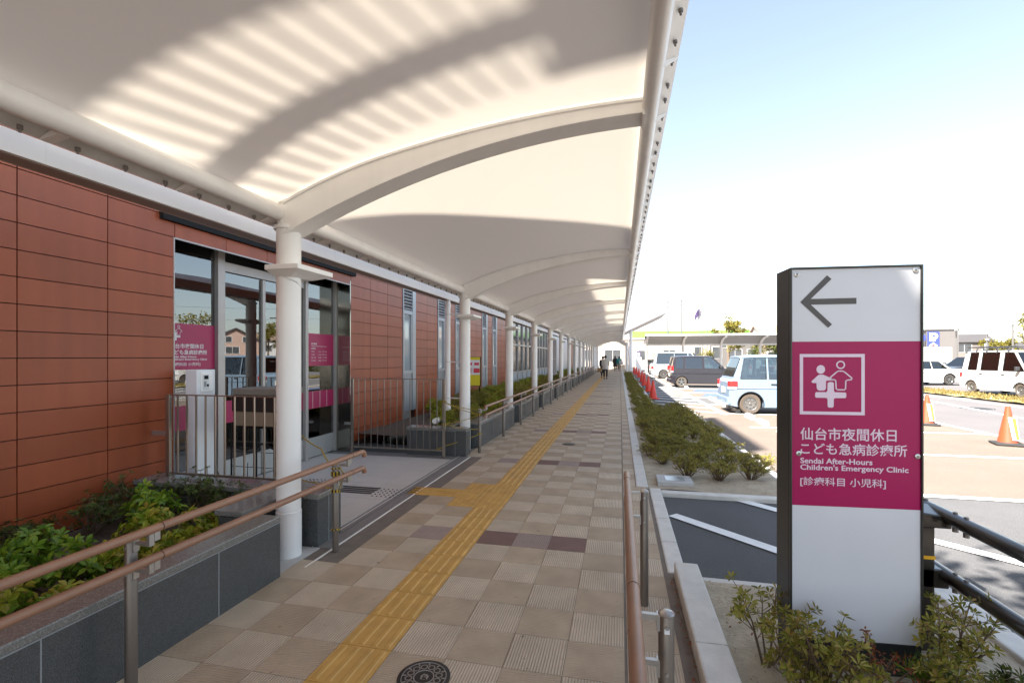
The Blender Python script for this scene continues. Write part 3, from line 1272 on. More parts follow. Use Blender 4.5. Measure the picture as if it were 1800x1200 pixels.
def zbot(X):
    return 3.115 - .083 * (X - .25) ** 2


BAYS = [-4.4, -.55] + COLY
ms = [PX - .10 + (QX + .02 - PX + .10) * i / 28 for i in range(29)]
for bi in range(len(BAYS) - 1):
    ya_, yb_ = BAYS[bi], BAYS[bi + 1]
    ny = 10
    vs = []
    for j in range(ny + 1):
        u = j / ny
        for X in ms:
            s_ = (X - ms[0]) / (ms[-1] - ms[0])
            z = ztop(X) + .012 - .05 * math.sin(PI * u) * math.sin(PI * s_)
            vs.append((X, ya_ + (yb_ - ya_) * u, z))
    w_ = len(ms)
    fs = [(j * w_ + i, j * w_ + i + 1, (j + 1) * w_ + i + 1, (j + 1) * w_ + i) for j in range(ny) for i in range(w_ - 1)]
    q = MB()
    q.add(vs, fs)
    q.build('membrane', mem, can, smooth=80, world=True)
YE = COLY[-1] + .3
for X, Z, r_ in ((PX, PZ, .060), (QX, QZ, .052)):
    q = MB()
    q.tube([(X, -4.5, Z), (X, YE, Z)], r_, 20)
    for y in [BAYS[1] + .7 * 0] + [c_ - .62 for c_ in COLY]:
        q.lathe([(r_ + .0006, y - .004), (r_ + .0006, y + .004)], (X, 0, Z), 'y', 20)
    q.build('edge_pipe', WHITE_STEEL, can, smooth=40, world=True)
# membrane clamp plates with bolts
q = MB()
q.hexa([(QX + .035, -4.5, 3.155), (QX + .125, -4.5, 3.215), (QX + .125, YE, 3.215), (QX + .035, YE, 3.155)],
       [(QX + .035, -4.5, 3.165), (QX + .125, -4.5, 3.225), (QX + .125, YE, 3.225), (QX + .035, YE, 3.165)])
y = -1.0
while y < 40:
    q.hexa([(QX + .045, y, 3.125), (QX + .115, y + .05, 3.19), (QX + .115, y + .056, 3.19), (QX + .045, y + .006, 3.125)],
           [(QX + .045, y, 3.160), (QX + .115, y + .05, 3.206), (QX + .115, y + .056, 3.206), (QX + .045, y + .006, 3.160)])
    y += .62
cl = q.build('clamp_plate', WHITE_STEEL, can, world=True)
q = MB()
y = .2
while y < 30:
    for dy in (0, .17):
        X = QX + .085
        Z = 3.188
        q.lathe([(.011, 0), (.011, .014)], (X + .004, y + dy, Z - .016), 'z', 8)
        q.lathe([(.006, -.022), (.006, 0)], (X + .004, y + dy, Z - .008), 'z', 8)
    y += .40
q.build('bolt', BOLT, cl, world=True)
q = MB()
q.hexa([(PX - .17, -4.5, 2.60), (PX - .062, -4.5, 2.655), (PX - .062, YE, 2.655), (PX - .17, YE, 2.60)],
       [(PX - .17, -4.5, 2.612), (PX - .062, -4.5, 2.667), (PX - .062, YE, 2.667), (PX - .17, YE, 2.612)])
cl = q.build('clamp_plate', GREY_CLAMP, can, world=True)
q = MB()
y = .3
while y < 26:
    q.hexa([(PX - .16, y, 2.592), (PX - .05, y, 2.61), (PX - .05, y + .05, 2.61), (PX - .16, y + .05, 2.592)],
           [(PX - .16, y, 2.604), (PX - .05, y, 2.650), (PX - .05, y + .05, 2.650), (PX - .16, y + .05, 2.604)])
    y += .72
build_each(q, 'clamp_bracket', WHITE_STEEL, cl, world=True)
q = MB()
y = .2
while y < 26:
    q.lathe([(.012, -.020), (.012, 0)], (PX - .125, y, 2.612), 'z', 8)
    q.lathe([(.006, -.034), (.006, -.018)], (PX - .125, y, 2.612), 'z', 8)
    y += .24
q.build('bolt', BOLT, cl, world=True)
# rain gutter hung behind the pipe
q = MB()
q.box(-2.945, -2.93, -4.5, YE, 2.555, 2.672)
q.box(-3.10, -3.085, -4.5, YE, 2.555, 2.672)
y = -4.5
while y < YE:
    q.box(-3.0845, -2.9455, y + .001, min(y + 2.599, YE), 2.556, 2.566)
    y += 2.6
for p in range(20):
    q.box(-2.9455, -2.9288, -3.3 + p * 2.6, -3.2975 + p * 2.6, 2.5545, 2.6725)
q.build('gutter', CREAM, can, world=True)
q = MB()
q.box(-3.08, -2.952, -4.5, YE, 2.5515, 2.5545)
q.build('gutter_soffit', SOFFIT, can, world=True)
# arched beams
for y in [BAYS[1]] + COLY:
    q = MB()
    n = 26
    X0, X1 = PX + .05, QX - .045
    hw = .095
    vs, fs = [], []
    for i in range(n + 1):
        X = X0 + (X1 - X0) * i / n
        zb, zt = zbot(X), ztop(X) - .002
        # I-shaped: broad bottom flange, slim web line near the top
        sec = [(-hw, zb), (hw, zb), (hw, zb + .016), (hw * .86, zb + .022), (hw * .86, zt - .024), (hw, zt - .018), (hw, zt), (-hw, zt), (-hw, zt - .018), (-hw * .86, zt - .024), (-hw * .86, zb + .022), (-hw, zb + .016)]
        vs += [(X, y + d, zz) for d, zz in sec]
    k = 12
    for i in range(n):
        for j in range(k):
            fs.append((i * k + j, i * k + (j + 1) % k, (i + 1) * k + (j + 1) % k, (i + 1) * k + j))
    fs += [tuple(range(k)), tuple(n * k + j for j in range(k))]
    q.add(vs, fs)
    q.box(X1 - .004, X1 + .010, y - hw - .012, y + hw + .012, zbot(X1) - .02, ztop(X1) - .004)
    q.build('beam', WHITE_STEEL, can, smooth=40, world=True)
# columns with luminaires
CX = -2.53
colobj = None
for i, y in enumerate(COLY):
    q = MB()
    prof = [(.094, 0), (.094, .35), (.090, .352), (.090, 2.535), (.108, 2.537), (.108, 2.562), (.080, 2.566), (.080, 2.73), (.092, 2.735), (.092, 2.765)]
    q.lathe(prof, (CX, y, 0), 'z', 32)
    co = q.build('column', WHITE_STEEL, can, smooth=40, world=True)
    if i < 10:
        q = MB()
        q.box(CX - .085, CX + .205, y - .165, y + .28, 2.205, 2.245)
        q.hexa([(CX - .05, y - .10, 2.165), (CX + .10, y - .10, 2.165), (CX + .10, y + .16, 2.165), (CX - .05, y + .16, 2.165)],
               [(CX - .08, y - .16, 2.204), (CX + .20, y - .16, 2.204), (CX + .20, y + .27, 2.204), (CX - .08, y + .27, 2.204)])
        lu = q.build('luminaire', WHITE_STEEL, co, bevel=.006, world=True)
    if i < 2:
        q = MB()
        q.lathe([(.006, 0), (.006, .005)], (CX + .075, y - .058, 0), 'z', 8)
        q.v = [(a_, b_, c_ + .45) for a_, b_, c_ in q.v]
        q.build('cover_screw', BOLT, co, world=True)
        q = MB()
        q.tube([(CX + .02, y - .10, 2.17), (CX + .06, y - .09, 2.15), (CX + .09, y - .03, 2.13), (CX + .09, y + .02, 2.10)], .004, 6)
        q.build('lamp_cable', GREY_CLAMP, co, world=True)
# next canopy section beyond: columns on both sides and arches
can2 = thing('entrance_canopy', 'far canopy with columns on both sides past the end of the walkway', 'canopy', (-1, 54, 0))
for i in range(6):
    y = 52.2 + i * 2.6
    for X in (-2.7, .75):
        q = MB()
        q.lathe([(.11, 0), (.10, 2.9)], (X, y, 0), 'z', 16)
        q.build('column', WHITE_STEEL, can2, smooth=40, world=True)
    q = MB()
    pts = [(-2.7 + 3.45 * u / 12, y, 2.9 + .75 * math.sin(PI * u / 12)) for u in range(13)]
    q.tube(pts, .07, 8)
    q.build('arch', WHITE_STEEL, can2, smooth=40, world=True)
q = MB()
vs = []
for j in range(2):
    for u in range(17):
        vs.append((-2.75 + 3.55 * u / 16, 52.0 + j * 14, 2.98 + .75 * math.sin(PI * u / 16)))
q.add(vs, [(u, u + 1, 17 + u + 1, 17 + u) for u in range(16)])
q.build('membrane', mem, can2, smooth=80, world=True)

# ------------------------------------------------------------------ drain pipes beside the columns
for (x, y, lab) in ((-2.98, 8.02, 'white drain pipe strapped to the wall-side of the second column, bent at its foot'), (-3.0, 20.6, 'white drain pipe in front of the dark stair glazing'), (-3.0, 31.6, 'white drain pipe in front of the pale grey cladding')):
    t = thing('drain_pipe', lab, 'pipe', (x, y, .43), 0, 'drain pipes under the gutter')
    q = MB()
    q.tube([(0, 0, 2.12), (0, 0, .20), (0, -.01, .13), (0, -.04, .09), (0, -.09, .07), (0, -.62, .06)], .045, 16)
    q.lathe([(.052, .18), (.052, .25)], (0, 0, 0), 'z', 16)
    q.lathe([(.052, 1.98), (.052, 2.06)], (0, 0, 0), 'z', 16)
    q.build('pipe', WHITE_STEEL, t, smooth=45)
    for z in (.38, 1.02, 1.86):
        q = MB()
        q.lathe([(.051, z), (.051, z + .022)], (0, 0, 0), 'z', 16)
        q.box(.05, .37, -.012, .012, z + .002, z + .020)
        q.build('pipe_bracket', GREY_CLAMP, t)

# ------------------------------------------------------------------ handrails
def handrail(name, label, xpost, xrail, ys, y_start, y_end, zs=(.755, .62), ends=(True, True), r=.020, simple=False):
    t = thing(name, label, 'handrail', (xpost, (y_start + y_end) / 2, 0))
    side = 1 if xrail > xpost else -1
    for zi, z in enumerate(zs):
        q = MB()
        pts = [(xrail, y_start, z), (xrail, y_end, z)]
        dn = .045
        if ends[0]:
            pts = [(xrail, y_start, z - dn), (xrail, y_start + .004, z - .02), (xrail, y_start + .02, z - .004), (xrail, y_start + .04, z)] + pts[1:]
        if ends[1]:
            pts = pts[:-1] + [(xrail, y_end - .04, z), (xrail, y_end - .02, z - .004), (xrail, y_end - .004, z - .02), (xrail, y_end, z - dn)]
        q.tube(pts, r, 16)
        rl = q.build('rail', BROWNRAIL, t, smooth=50, world=True)
        if not simple:
            q = MB()
            for y in ys:
                q.lathe([(r + .0008, y + .05), (r + .0008, y + .054)], (xrail, 0, z), 'y', 16)
            q.build('rail_joint', JOINT, rl, world=True)
    for y in ys:
        q = MB()
        top = zs[0] - .055
        q.lathe([(.0255, 0), (.0255, top), (.023, top + .004)], (xpost, y, 0), 'z', 18)
        po = q.build('post', POST, t, smooth=40, world=True)
        q = MB()
        q.lathe([(.0265, top + .001), (.0265, top + .006), (.020, top + .013), (.006, top + .016)], (xpost, y, 0), 'z', 18)
        q.build('post_cap', POSTCAP, po, smooth=40, world=True)
        if simple and y > 25:
            continue
        for z in zs:
            q = MB()
            zz = min(z - .075, top - .03)
            a, b = sorted((xpost + side * .02, xrail - side * .0))
            q.box(a, b, y - .008, y + .008, zz + .012, zz + .03)
            q.box(xrail - .009, xrail + .009, y - .012, y + .012, zz + .012, z - r + .002)
            q.box(xpost + side * .0245 - .006, xpost + side * .0245 + .006, y - .014, y + .014, zz - .02, zz + .034)
            q.box(xrail - .011, xrail + .011, y + .0125, y + .040, z - r - .035, z - r + .006)
            q.lathe([(.006, y + .0402), (.006, y + .043)], (xrail, 0, z - r - .02), 'y', 8)
            q.lathe([(.006, y - .030), (.006, y - .0255)], (xpost, 0, zz), 'y', 8)
            q.build('bracket', ZINC, po, world=True)
    return t


hr = handrail('handrail', 'double brown handrail along the near granite planter, ending at the entrance', -2.215, -2.105, [.14, 1.775, 3.41], -1.2, 3.66, ends=(False, True))
hr2 = handrail('handrail', 'double brown handrail beside the parking kerb, seen end on', .148, .045, [-.9, 0.05, 1.64, 3.10], -1.2, 3.36, zs=(.760, .60), ends=(False, True))
for yy in (1.64,):
    q = MB()
    q.box(.140, .156, yy - .0262, yy - .0255, .655, .672)
    q.build('maker_plate', WHITEPL, hr2, world=True)
hr3 = handrail('handrail', 'long double brown handrail running down the walkway beyond the entrance', -2.215, -2.105, [7.42 + 1.64 * i for i in range(22)], 7.36, 43.6, ends=(True, True), simple=True)

# ------------------------------------------------------------------ stainless fences at the entrance
def fence(label, x0, x1, y, z0, z1, nb, foot):
    t = thing('metal_fence', label, 'fence', ((x0 + x1) / 2, y, foot), 0, 'stainless fences either side of the entrance')
    for x in (x0, x1):
        q = MB()
        q.box(x - .022, x + .022, y - .015, y + .015, foot, z1)
        q.build('post', STEEL2, t, world=True, bevel=.003)
    q = MB()
    q.box(x0 + .0225, x1 - .0225, y - .010, y + .010, z1 - .012, z1 - .001)
    q.build('top_rail', STEEL2, t, world=True)
    q = MB()
    q.box(x0 + .0225, x1 - .0225, y - .010, y + .010, z0, z0 + .02)
    q.build('bottom_rail', STEEL2, t, world=True)
    q = MB()
    for i in range(1, nb):
        x = x0 + (x1 - x0) * i / nb
        q.box(x - .0048, x + .0048, y - .008, y + .008, z0 + .0205, z1 - .0125)
    q.build('bars', STEEL2, t, world=True)
    q = MB()
    a, b = sorted((x0 - .022, WX + .003))
    q.box(a, b, y - .012, y + .012, z0 + .36, z0 + .40)
    q.build('wall_bracket', ZINC, t, world=True)
    return t


fence('low stainless bar fence standing on the planter end, half behind the first column', -4.15, -2.79, 3.68, .45, 1.20, 13, .43)
fence('stainless bar fence in front of the red wall, across the far side of the entrance', -4.20, -2.64, 6.93, .10, 1.21, 14, 0)

# white intercom pillar behind the near fence
t = thing('intercom_pillar', 'white intercom pillar standing beside the entrance glass', 'intercom', (-4.16, 4.03, 0))
q = MB()
q.box(-4.23, -4.09, 3.93, 4.15, 0, 1.42)
q.build('pillar', WHITEPL, t, world=True, bevel=.008)
q = MB()
q.box(-4.0898, -4.079, 3.97, 4.11, 1.20, 1.395)
pl_ = q.build('panel_recess', WHITE_STEEL, t, world=True, bevel=.004)
q = MB()
q.box(-4.0788, -4.072, 3.985, 4.06, 1.225, 1.375)
it = q.build('intercom', GREY_CLAMP, t, world=True, bevel=.003)
q = MB()
q.box(-4.0718, -4.070, 3.998, 4.047, 1.325, 1.362)
q.box(-4.0718, -4.070, 4.030, 4.052, 1.25, 1.275)
q.build('intercom_screen', BLACKM, it, world=True)
q = MB()
for i in range(5):
    q.box(-4.0718, -4.070, 3.995, 4.022, 1.25 + i * .012, 1.256 + i * .012)
q.build('intercom_speaker', PLASTIC, it, world=True)

# dark cabinet on a wire rack, seen through the fence
t = thing('wire_rack', 'black wire rack holding the dark cabinet by the entrance doors', 'rack', (-3.555, 4.25, 0))
q = MB()
for x in (-3.825, -3.305):
    for y in (4.08, 4.42):
        q.tube([(x, y, 0), (x, y, .86)], .009, 8)
build_each(q, 'leg', BLACKM, t, world=True)
for z in (.16, .84):
    q = MB()
    for y in [4.08 + .034 * i for i in range(11)]:
        q.tube([(-3.825, y, z), (-3.305, y, z)], .003, 5)
    for x in [-3.825 + .26 * i for i in range(3)]:
        q.tube([(x, 4.08, z - .005), (x, 4.42, z - .005)], .005, 5)
    q.build('wire_shelf', BLACKM, t, world=True)
q = MB()
for z in (.3, .45, .6):
    q.tube([(-3.825, 4.08, z), (-3.305, 4.08, z)], .003, 5)
q.tube([(-3.825, 4.08, .66), (-3.655, 4.06, .62), (-3.455, 4.07, .69), (-3.325, 4.08, .64)], .012, 6)
q.tube([(-3.605, 4.05, .5), (-3.565, 4.0, .42), (-3.585, 4.02, .3), (-3.625, 4.06, .22)], .004, 6)
q.build('rack_wire', BLACKM, t, world=True)
t = thing('cabinet', 'dark box with a grey lid and beige base on the wire rack', 'cabinet', (-3.555, 4.25, .86))
q = MB()
q.box(-3.805, -3.285, 4.06, 4.44, 1.005, 1.165)
q.build('body', mat('dark_brown_box', (.014, .007, .006), .6), t, world=True, bevel=.005)
q = MB()
q.box(-3.785, -3.275, 4.05, 4.45, 1.168, 1.235)
q.build('lid', mat('grey_lid', (.19, .165, .135), .6, var=.1), t, world=True, bevel=.008)
q = MB()
q.box(-3.795, -3.295, 4.07, 4.43, .862, 1.003)
q.build('base', mat('beige_board', (.24, .175, .115), .7, var=.1), t, world=True)

# yellow and black barrier ropes
def catm(pts, n=14, sag=0.):
    out = []
    for i in range(len(pts) - 1):
        a, b = Vector(pts[i]), Vector(pts[i + 1])
        for j in range(n):
            u = j / n
            p = a.lerp(b, u)
            p.z -= sag * 4 * u * (1 - u)
            out.append(tuple(p))
    out.append(tuple(pts[-1]))
    return out


def rope(label, runs, loops):
    q = MB()
    for pts, sag in runs:
        full = catm(pts, 40, sag)
        for i in range(len(full) - 1):
            q.mi = (i // 1) % 2
            q.tube([full[i], full[i + 1]], .0055, 6, caps=False)
    for (cx, cy, cz, r_, k) in loops:
        for l in range(k):
            n = 16
            for i in range(n):
                a, b = 2 * PI * i / n, 2 * PI * (i + 1) / n
                dz = .012 * l
                q.mi = i % 2
                q.tube([(cx + r_ * math.cos(a), cy + r_ * math.sin(a), cz + dz + .012 * i / n), (cx + r_ * math.cos(b), cy + r_ * math.sin(b), cz + dz + .012 * (i + 1) / n)], .0055, 6, caps=False)
    o = q.build('barrier_rope', [ROPE_Y, ROPE_K], world=True)
    return tag(o, label, 'rope', 'yellow and black barrier ropes')


rope('yellow and black rope tied from the near fence post to the near handrail end', [([(-2.79, 3.66, .93), (-2.45, 3.56, .78), (-2.24, 3.43, .66)], .02), ([(-2.79, 3.66, .52), (-2.5, 3.55, .50), (-2.24, 3.43, .50)], .02), ([(-2.185, 3.42, .67), (-2.16, 3.45, .60), (-2.19, 3.43, .50)], .0)],
     [(-2.79, 3.68, .915, .032, 3), (-2.215, 3.41, .60, .032, 3), (-2.215, 3.41, .47, .032, 2), (-2.215, 3.41, .655, .032, 1), (-2.79, 3.68, .51, .032, 2), (-2.215, 3.41, .17, .031, 1)])
rope('yellow and black rope crossing from the far fence post to the long handrail', [([(-2.64, 6.92, .86), (-2.22, 7.40, .70)], .03), ([(-2.64, 6.92, .86), (-2.22, 7.40, .62)], .02), ([(-2.64, 6.92, .52), (-2.22, 7.40, .61)], .02), ([(-2.64, 6.92, .53), (-2.22, 7.40, .38)], .02), ([(-2.74, 6.92, .13), (-2.64, 6.92, .18), (-2.22, 7.40, .30)], .01)],
     [(-2.64, 6.93, .85, .034, 2), (-2.64, 6.93, .50, .034, 2), (-2.215, 7.42, .60, .032, 3), (-2.215, 7.42, .30, .032, 2), (-2.74, 6.93, .12, .02, 2)])

# ------------------------------------------------------------------ clinic sign
sg = thing('clinic_sign', 'tall magenta and white clinic sign with a left arrow, in the planting bed', 'sign', (.837, 2.67, 0), math.atan2(.044, .60))
SWD, SD, SH = .602, .165, 2.0
q = MB()
q.box(0, SWD, .012, SD, .14, SH)
q.box(0, .009, -.012, .0118, .14, SH)
q.box(SWD - .009, SWD, -.012, .0118, .14, SH)
q.box(.0092, SWD - .0092, -.012, .0118, SH - .010, SH)
q.build('frame', DARKSIGN, sg, bevel=.0025)
q = MB()
q.box(.006, SWD - .006, -.004, SD - .006, -.1, .139)
q.build('base', mat('sign_base', (.02, .021, .024), .45), sg)
q = MB()
q.box(.0095, SWD - .0095, -.002, .010, .142, .803)
q.build('panel', WHITE_S, sg)
q = MB()
q.box(.0095, SWD - .0095, -.002, .010, 1.6265, SH - .0105)
q.build('panel', WHITE_S, sg)
q = MB()
q.box(.0095, SWD - .0095, -.0024, .010, .8035, 1.626)
mp = q.build('panel', MAGENTA_S, sg)
mp['label'] = 'magenta middle panel with the clinic name'
FS = lambda u, v: (u, -.0036, v)
# pixel to sign-face scale: 233 px wide at the middle is SWD
def sp(px, py):
    u = (px - 1388) / 233.0 * SWD
    zc = 2.42 - .09 * u / SWD
    return u, 1.55 + (627 - py) / 840.0 * zc


q = MB()
poly(q, FS, [sp(1407, 531), sp(1455, 484), sp(1463, 490.5), sp(1426, 525.5), sp(1507, 523.5), sp(1507, 534), sp(1426, 535.5), sp(1464, 570), sp(1457, 576)])
q.build('arrow', ARROW, sg)
q = MB()
A_, B_ = sp(1406, 622), sp(1521.5, 729.5)
u0, v1 = A_
u1, v0 = B_
fw = .0155
q.add([FS(u0, v0), FS(u1, v0), FS(u1, v1), FS(u0, v1), FS(u0 + fw, v0 + fw), FS(u1 - fw, v0 + fw), FS(u1 - fw, v1 - fw), FS(u0 + fw, v1 - fw)],
      [(0, 1, 5, 4), (1, 2, 6, 5), (2, 3, 7, 6), (3, 0, 4, 7)])


def ic(x, y):
    """pictogram coordinates (px of an enlarged view of the frame) to the sign face"""
    return u0 + (x - 138) / (1126 - 138) * (u1 - u0), v1 - (y - 190) / (1112 - 190) * (v1 - v0)


pictogram(q, FS, ic, (u1 - u0) / 988)
q.build('pictogram', LETTER, sg)
q = MB()


def sline(body, xa, ya, xb, yb, bold):
    a = sp(xa, ya)
    b = (sp(xb, yb)[0], a[1] + (ya - yb) / 840.0 * 2.42)
    q = MB()
    put_text(q, body, FS, a[0], a[1], width=b[0] - a[0], height=b[1] - a[1], bold=bold)
    q.build('lettering', LETTER, sg)


sline('仙台市夜間休日', 1407, 772.3, 1576.5, 750.5, .0012)
sline('こども急病診療所', 1407.5, 797.5, 1594.5, 777, .0012)
sline('Sendai After-Hours', 1407, 813.2, 1535, 803.4, .0022)
sline("Children's Emergency Clinic", 1407, 827.3, 1597, 814.6, .0022)
sline('[診療科目 小児科]', 1407, 853.5, 1558, 836.8, .0008)
for (px, py) in ((1400.5, 482.5), (1608.5, 475), (1404, 796), (1612, 801.5)):
    u, v = sp(px, py)
    q = MB()
    q.lathe([(.0125, -.003), (.0125, -.007), (.010, -.0085)], (u, 0, v), 'y', 20)
    sc = q.build('screw', ZINC, sg, smooth=40)
    q = MB()
    q.lathe([(.0055, -.0086), (.0055, -.0095)], (u, 0, v), 'y', 16)
    q.lathe([(.0018, -.0096), (.0018, -.0100)], (u, 0, v), 'y', 8)
    q.build('screw_head', POST, sc)

# ------------------------------------------------------------------ dark guard fence at the right
gf = thing('guard_fence', 'dark brown guard fence with two round rails and a yellow band on its post', 'fence', (1.5500, 3.0, 0))
DBR = mat('guard_fence_brown', (.032, .026, .02), .28, .2, coat=.5, var=.1)
q = MB()
q.box(1.4950, 1.6150, 2.94, 3.06, -.1, .655)
q.hexa([(1.4900, 2.92, .6555), (1.6800, 2.92, .6555), (1.6800, 3.07, .6555), (1.4900, 3.07, .6555)], [(1.4900, 2.92, .742), (1.6800, 2.92, .715), (1.6800, 3.07, .740), (1.4900, 3.07, .765)])
q.box(1.49505, 1.6800, 2.94, 3.06, .335, .435)
q.build('post', DBR, gf, world=True, bevel=.006)
q = MB()
q.box(1.4935, 1.6165, 2.9385, 3.0615, .485, .503)
q.build('yellow_band', mat('yellow_band', (.75, .38, .01), .4), gf, world=True)
for z in (.715, .405):
    q = MB()
    q.tube([(1.6700, -3, z), (1.6700, 4.4 if z > .5 else 3.2, z)], .036, 20)
    ra = q.build('rail', DBR, gf, smooth=40, world=True)
    q = MB()
    for y in (2.80, 2.88, 3.12, 3.2):
        q.lathe([(.010, z + .034), (.010, z + .042), (.006, z + .044)], (1.6700, y, 0), 'z', 10)
        q.lathe([(.013, z - .058), (.013, z - .034)], (1.6700, y, 0), 'z', 8)
    build_each(q, 'bolt', BOLT, ra, world=True)
for y in (0.6,):
    q = MB()
    q.box(1.4950, 1.6150, y - .06, y + .06, -.1, .70)
    q.build('post', DBR, gf, world=True, bevel=.006)

# ------------------------------------------------------------------ covers in the ground
def manhole(label, x, y, r, z, fancy):
    t = thing('manhole_cover', label, 'manhole', (x, y, z))
    q = MB()
    q.lathe([(r, -.002), (r, .003), (r * .985, .0035)], n=40)
    q.build('cover', IRON, t, smooth=40)
    q = MB()
    if fancy:
        q.lathe([(r * .86, .0036), (r * .855, .0052), (r * .83, .0052), (r * .825, .0036)], n=40, caps=False)
        q.lathe([(r * .40, .0036), (r * .395, .0052), (r * .36, .0052), (r * .355, .0036)], n=32, caps=False)
        for i in range(12):
            a = 2 * PI * i / 12 + .1
            d, n_ = Vector((math.cos(a), math.sin(a), 0)), Vector((-math.sin(a), math.cos(a), 0))
            p0, p1 = d * r * .68, d * r * .83
            w_ = n_ * .0035
            q.hexa([tuple(p0 - w_), tuple(p1 - w_), tuple(p1 + w_), tuple(p0 + w_)], [tuple(p + Vector((0, 0, .0052))) for p in (p0 - w_, p1 - w_, p1 + w_, p0 + w_)])
            c = Vector((math.cos(a + .26), math.sin(a + .26), 0)) * r * .57
            n8 = 12
            vs = []
            for j in range(n8):
                aa = 2 * PI * j / n8
                vs += [(c.x + r * .10 * math.cos(aa), c.y + r * .10 * math.sin(aa), .0050), (c.x + r * .145 * math.cos(aa), c.y + r * .145 * math.sin(aa), .0050)]
            q.add(vs, [(2 * j, 2 * j + 1, (2 * j + 3) % (2 * n8), (2 * j + 2) % (2 * n8)) for j in range(n8)])
        put_text(q, '仙', lambda u, v: (u, v, .0048), -.018, -.02, height=.042, bold=.01)
    else:
        q.lathe([(r * .9, .0036), (r * .89, .005), (r * .85, .005), (r * .84, .0036)], n=32, caps=False)
    q.build('relief', IRON2, t)
    return t


manhole('round iron manhole cover with a spoked pattern beside the yellow strip, nearest', -.926, 2.16, .128, .001, True)
manhole('small round iron cover in the walkway paving, past the second purple row', -.888, 8.5, .12, .001, False)
manhole('large round manhole cover in the road beyond the traffic cones', 10.9, 17.8, .42, ZP - .01, False)
t = thing('drain_cover', 'square concrete drain cover with a steel lid at the front of the shrub bed', 'drain cover', (.66, 6.28, .0))
q = MB()
q.box(-.21, .21, -.19, .19, -.05, .028)
q.build('surround', CONC2, t, bevel=.006)
q = MB()
q.box(-.11, .12, -.12, .11, .0285, .033)
q.build('lid', ZINC, t)

# ------------------------------------------------------------------ plants
def leaf(vs, fs, base, d, up, L, W, droop=.15, obov=.6):
    """One pointed blade: six vertices, folded a little along the midrib."""
    side = d.cross(up)
    if side.length < 1e-4:
        side = Vector((1, 0, 0))
    side.normalize()
    nn = side.cross(d).normalized()
    n = len(vs)
    m_ = base + d * L * obov - nn * droop * L * .25
    tip = base + d * L - nn * droop * L
    q1 = base + d * L * obov * .5
    vs += [base, q1 + side * W * .36 + nn * W * .12, m_ + side * W * .5 + nn * W * .14, tip, m_ - side * W * .5 + nn * W * .14, q1 - side * W * .36 + nn * W * .12]
    fs += [(n, n + 1, n + 2, n + 3), (n, n + 3, n + 4, n + 5)]


def whorl(vs, fs, p, ax, k, L, W, rr, spread=1.0, droop=.15, obov=.6):
    ax = ax.normalized()
    a0 = rr.random() * 6.28
    t1 = ax.orthogonal().normalized()
    t2 = ax.cross(t1)
    for i in range(k):
        a = a0 + 6.28 * i / k + rr.uniform(-.25, .25)
        d = (t1 * math.cos(a) + t2 * math.sin(a)) * spread + ax * rr.uniform(.25, .9)
        d.normalize()
        leaf(vs, fs, p + d * .004, d, ax, L * rr.uniform(.7, 1.1), W * rr.uniform(.8, 1.1), droop * rr.uniform(.5, 1.5), obov)


def shrub_meshes(seed, h, rad, nst, tips, k, L, W, spread=1.0, droop=.15, obov=.6, updir=.7, stem_r=.004):
    """Stems fan out of one foot, fork twice and carry leaf rosettes along their upper half."""
    rr = random.Random(seed)
    vs, fs = [], []
    st = MB()
    for s_ in range(nst):
        a = rr.random() * 6.28
        out = rad * math.sqrt(rr.random())
        top = Vector((math.cos(a) * out, math.sin(a) * out, h * rr.uniform(.62, 1.0) * (1 - .35 * (out / rad) ** 2)))
        base = Vector((math.cos(a) * out * .15, math.sin(a) * out * .15, 0))
        midp = base.lerp(top, .5) + Vector((rr.uniform(-.03, .03), rr.uniform(-.03, .03), .02))
        st.tube([base, midp, top], stem_r, 5, rs=[stem_r * 1.5, stem_r, stem_r * .6])
        for t_ in range(tips):
            u = rr.uniform(.35, 1.0)
            p0 = midp.lerp(top, (u - .35) / .65) if u > .5 else base.lerp(midp, .6 + u * .4)
            dv = Vector((rr.gauss(0, 1), rr.gauss(0, 1), rr.uniform(.2, 1.4) * updir + .2)).normalized()
            ln = rr.uniform(.03, .11) * h / .4
            p1 = p0 + dv * ln
            if p1.z < .03:
                continue
            st.tube([p0, p1], stem_r * .45, 4, caps=False)
            whorl(vs, fs, p1, dv, k, L, W, rr, spread, droop, obov)
            if rr.random() < .6:
                whorl(vs, fs, p0.lerp(p1, .55), dv, max(3, k - 2), L * .85, W, rr, spread, droop, obov)
        whorl(vs, fs, top, (top - midp), k, L, W, rr, spread, droop, obov)
    lf = MB()
    lf.add(vs, fs)
    return lf, st


def shrub(name, label, cat, loc, lm, args, group=None, rz=0.):
    t = thing(name, label, cat, loc, rz, group)
    lf, st = shrub_meshes(*args)
    lf.build('leaves', lm, t)
    st.build('stems', STEM, t)
    return t


rnd = random.Random(3)
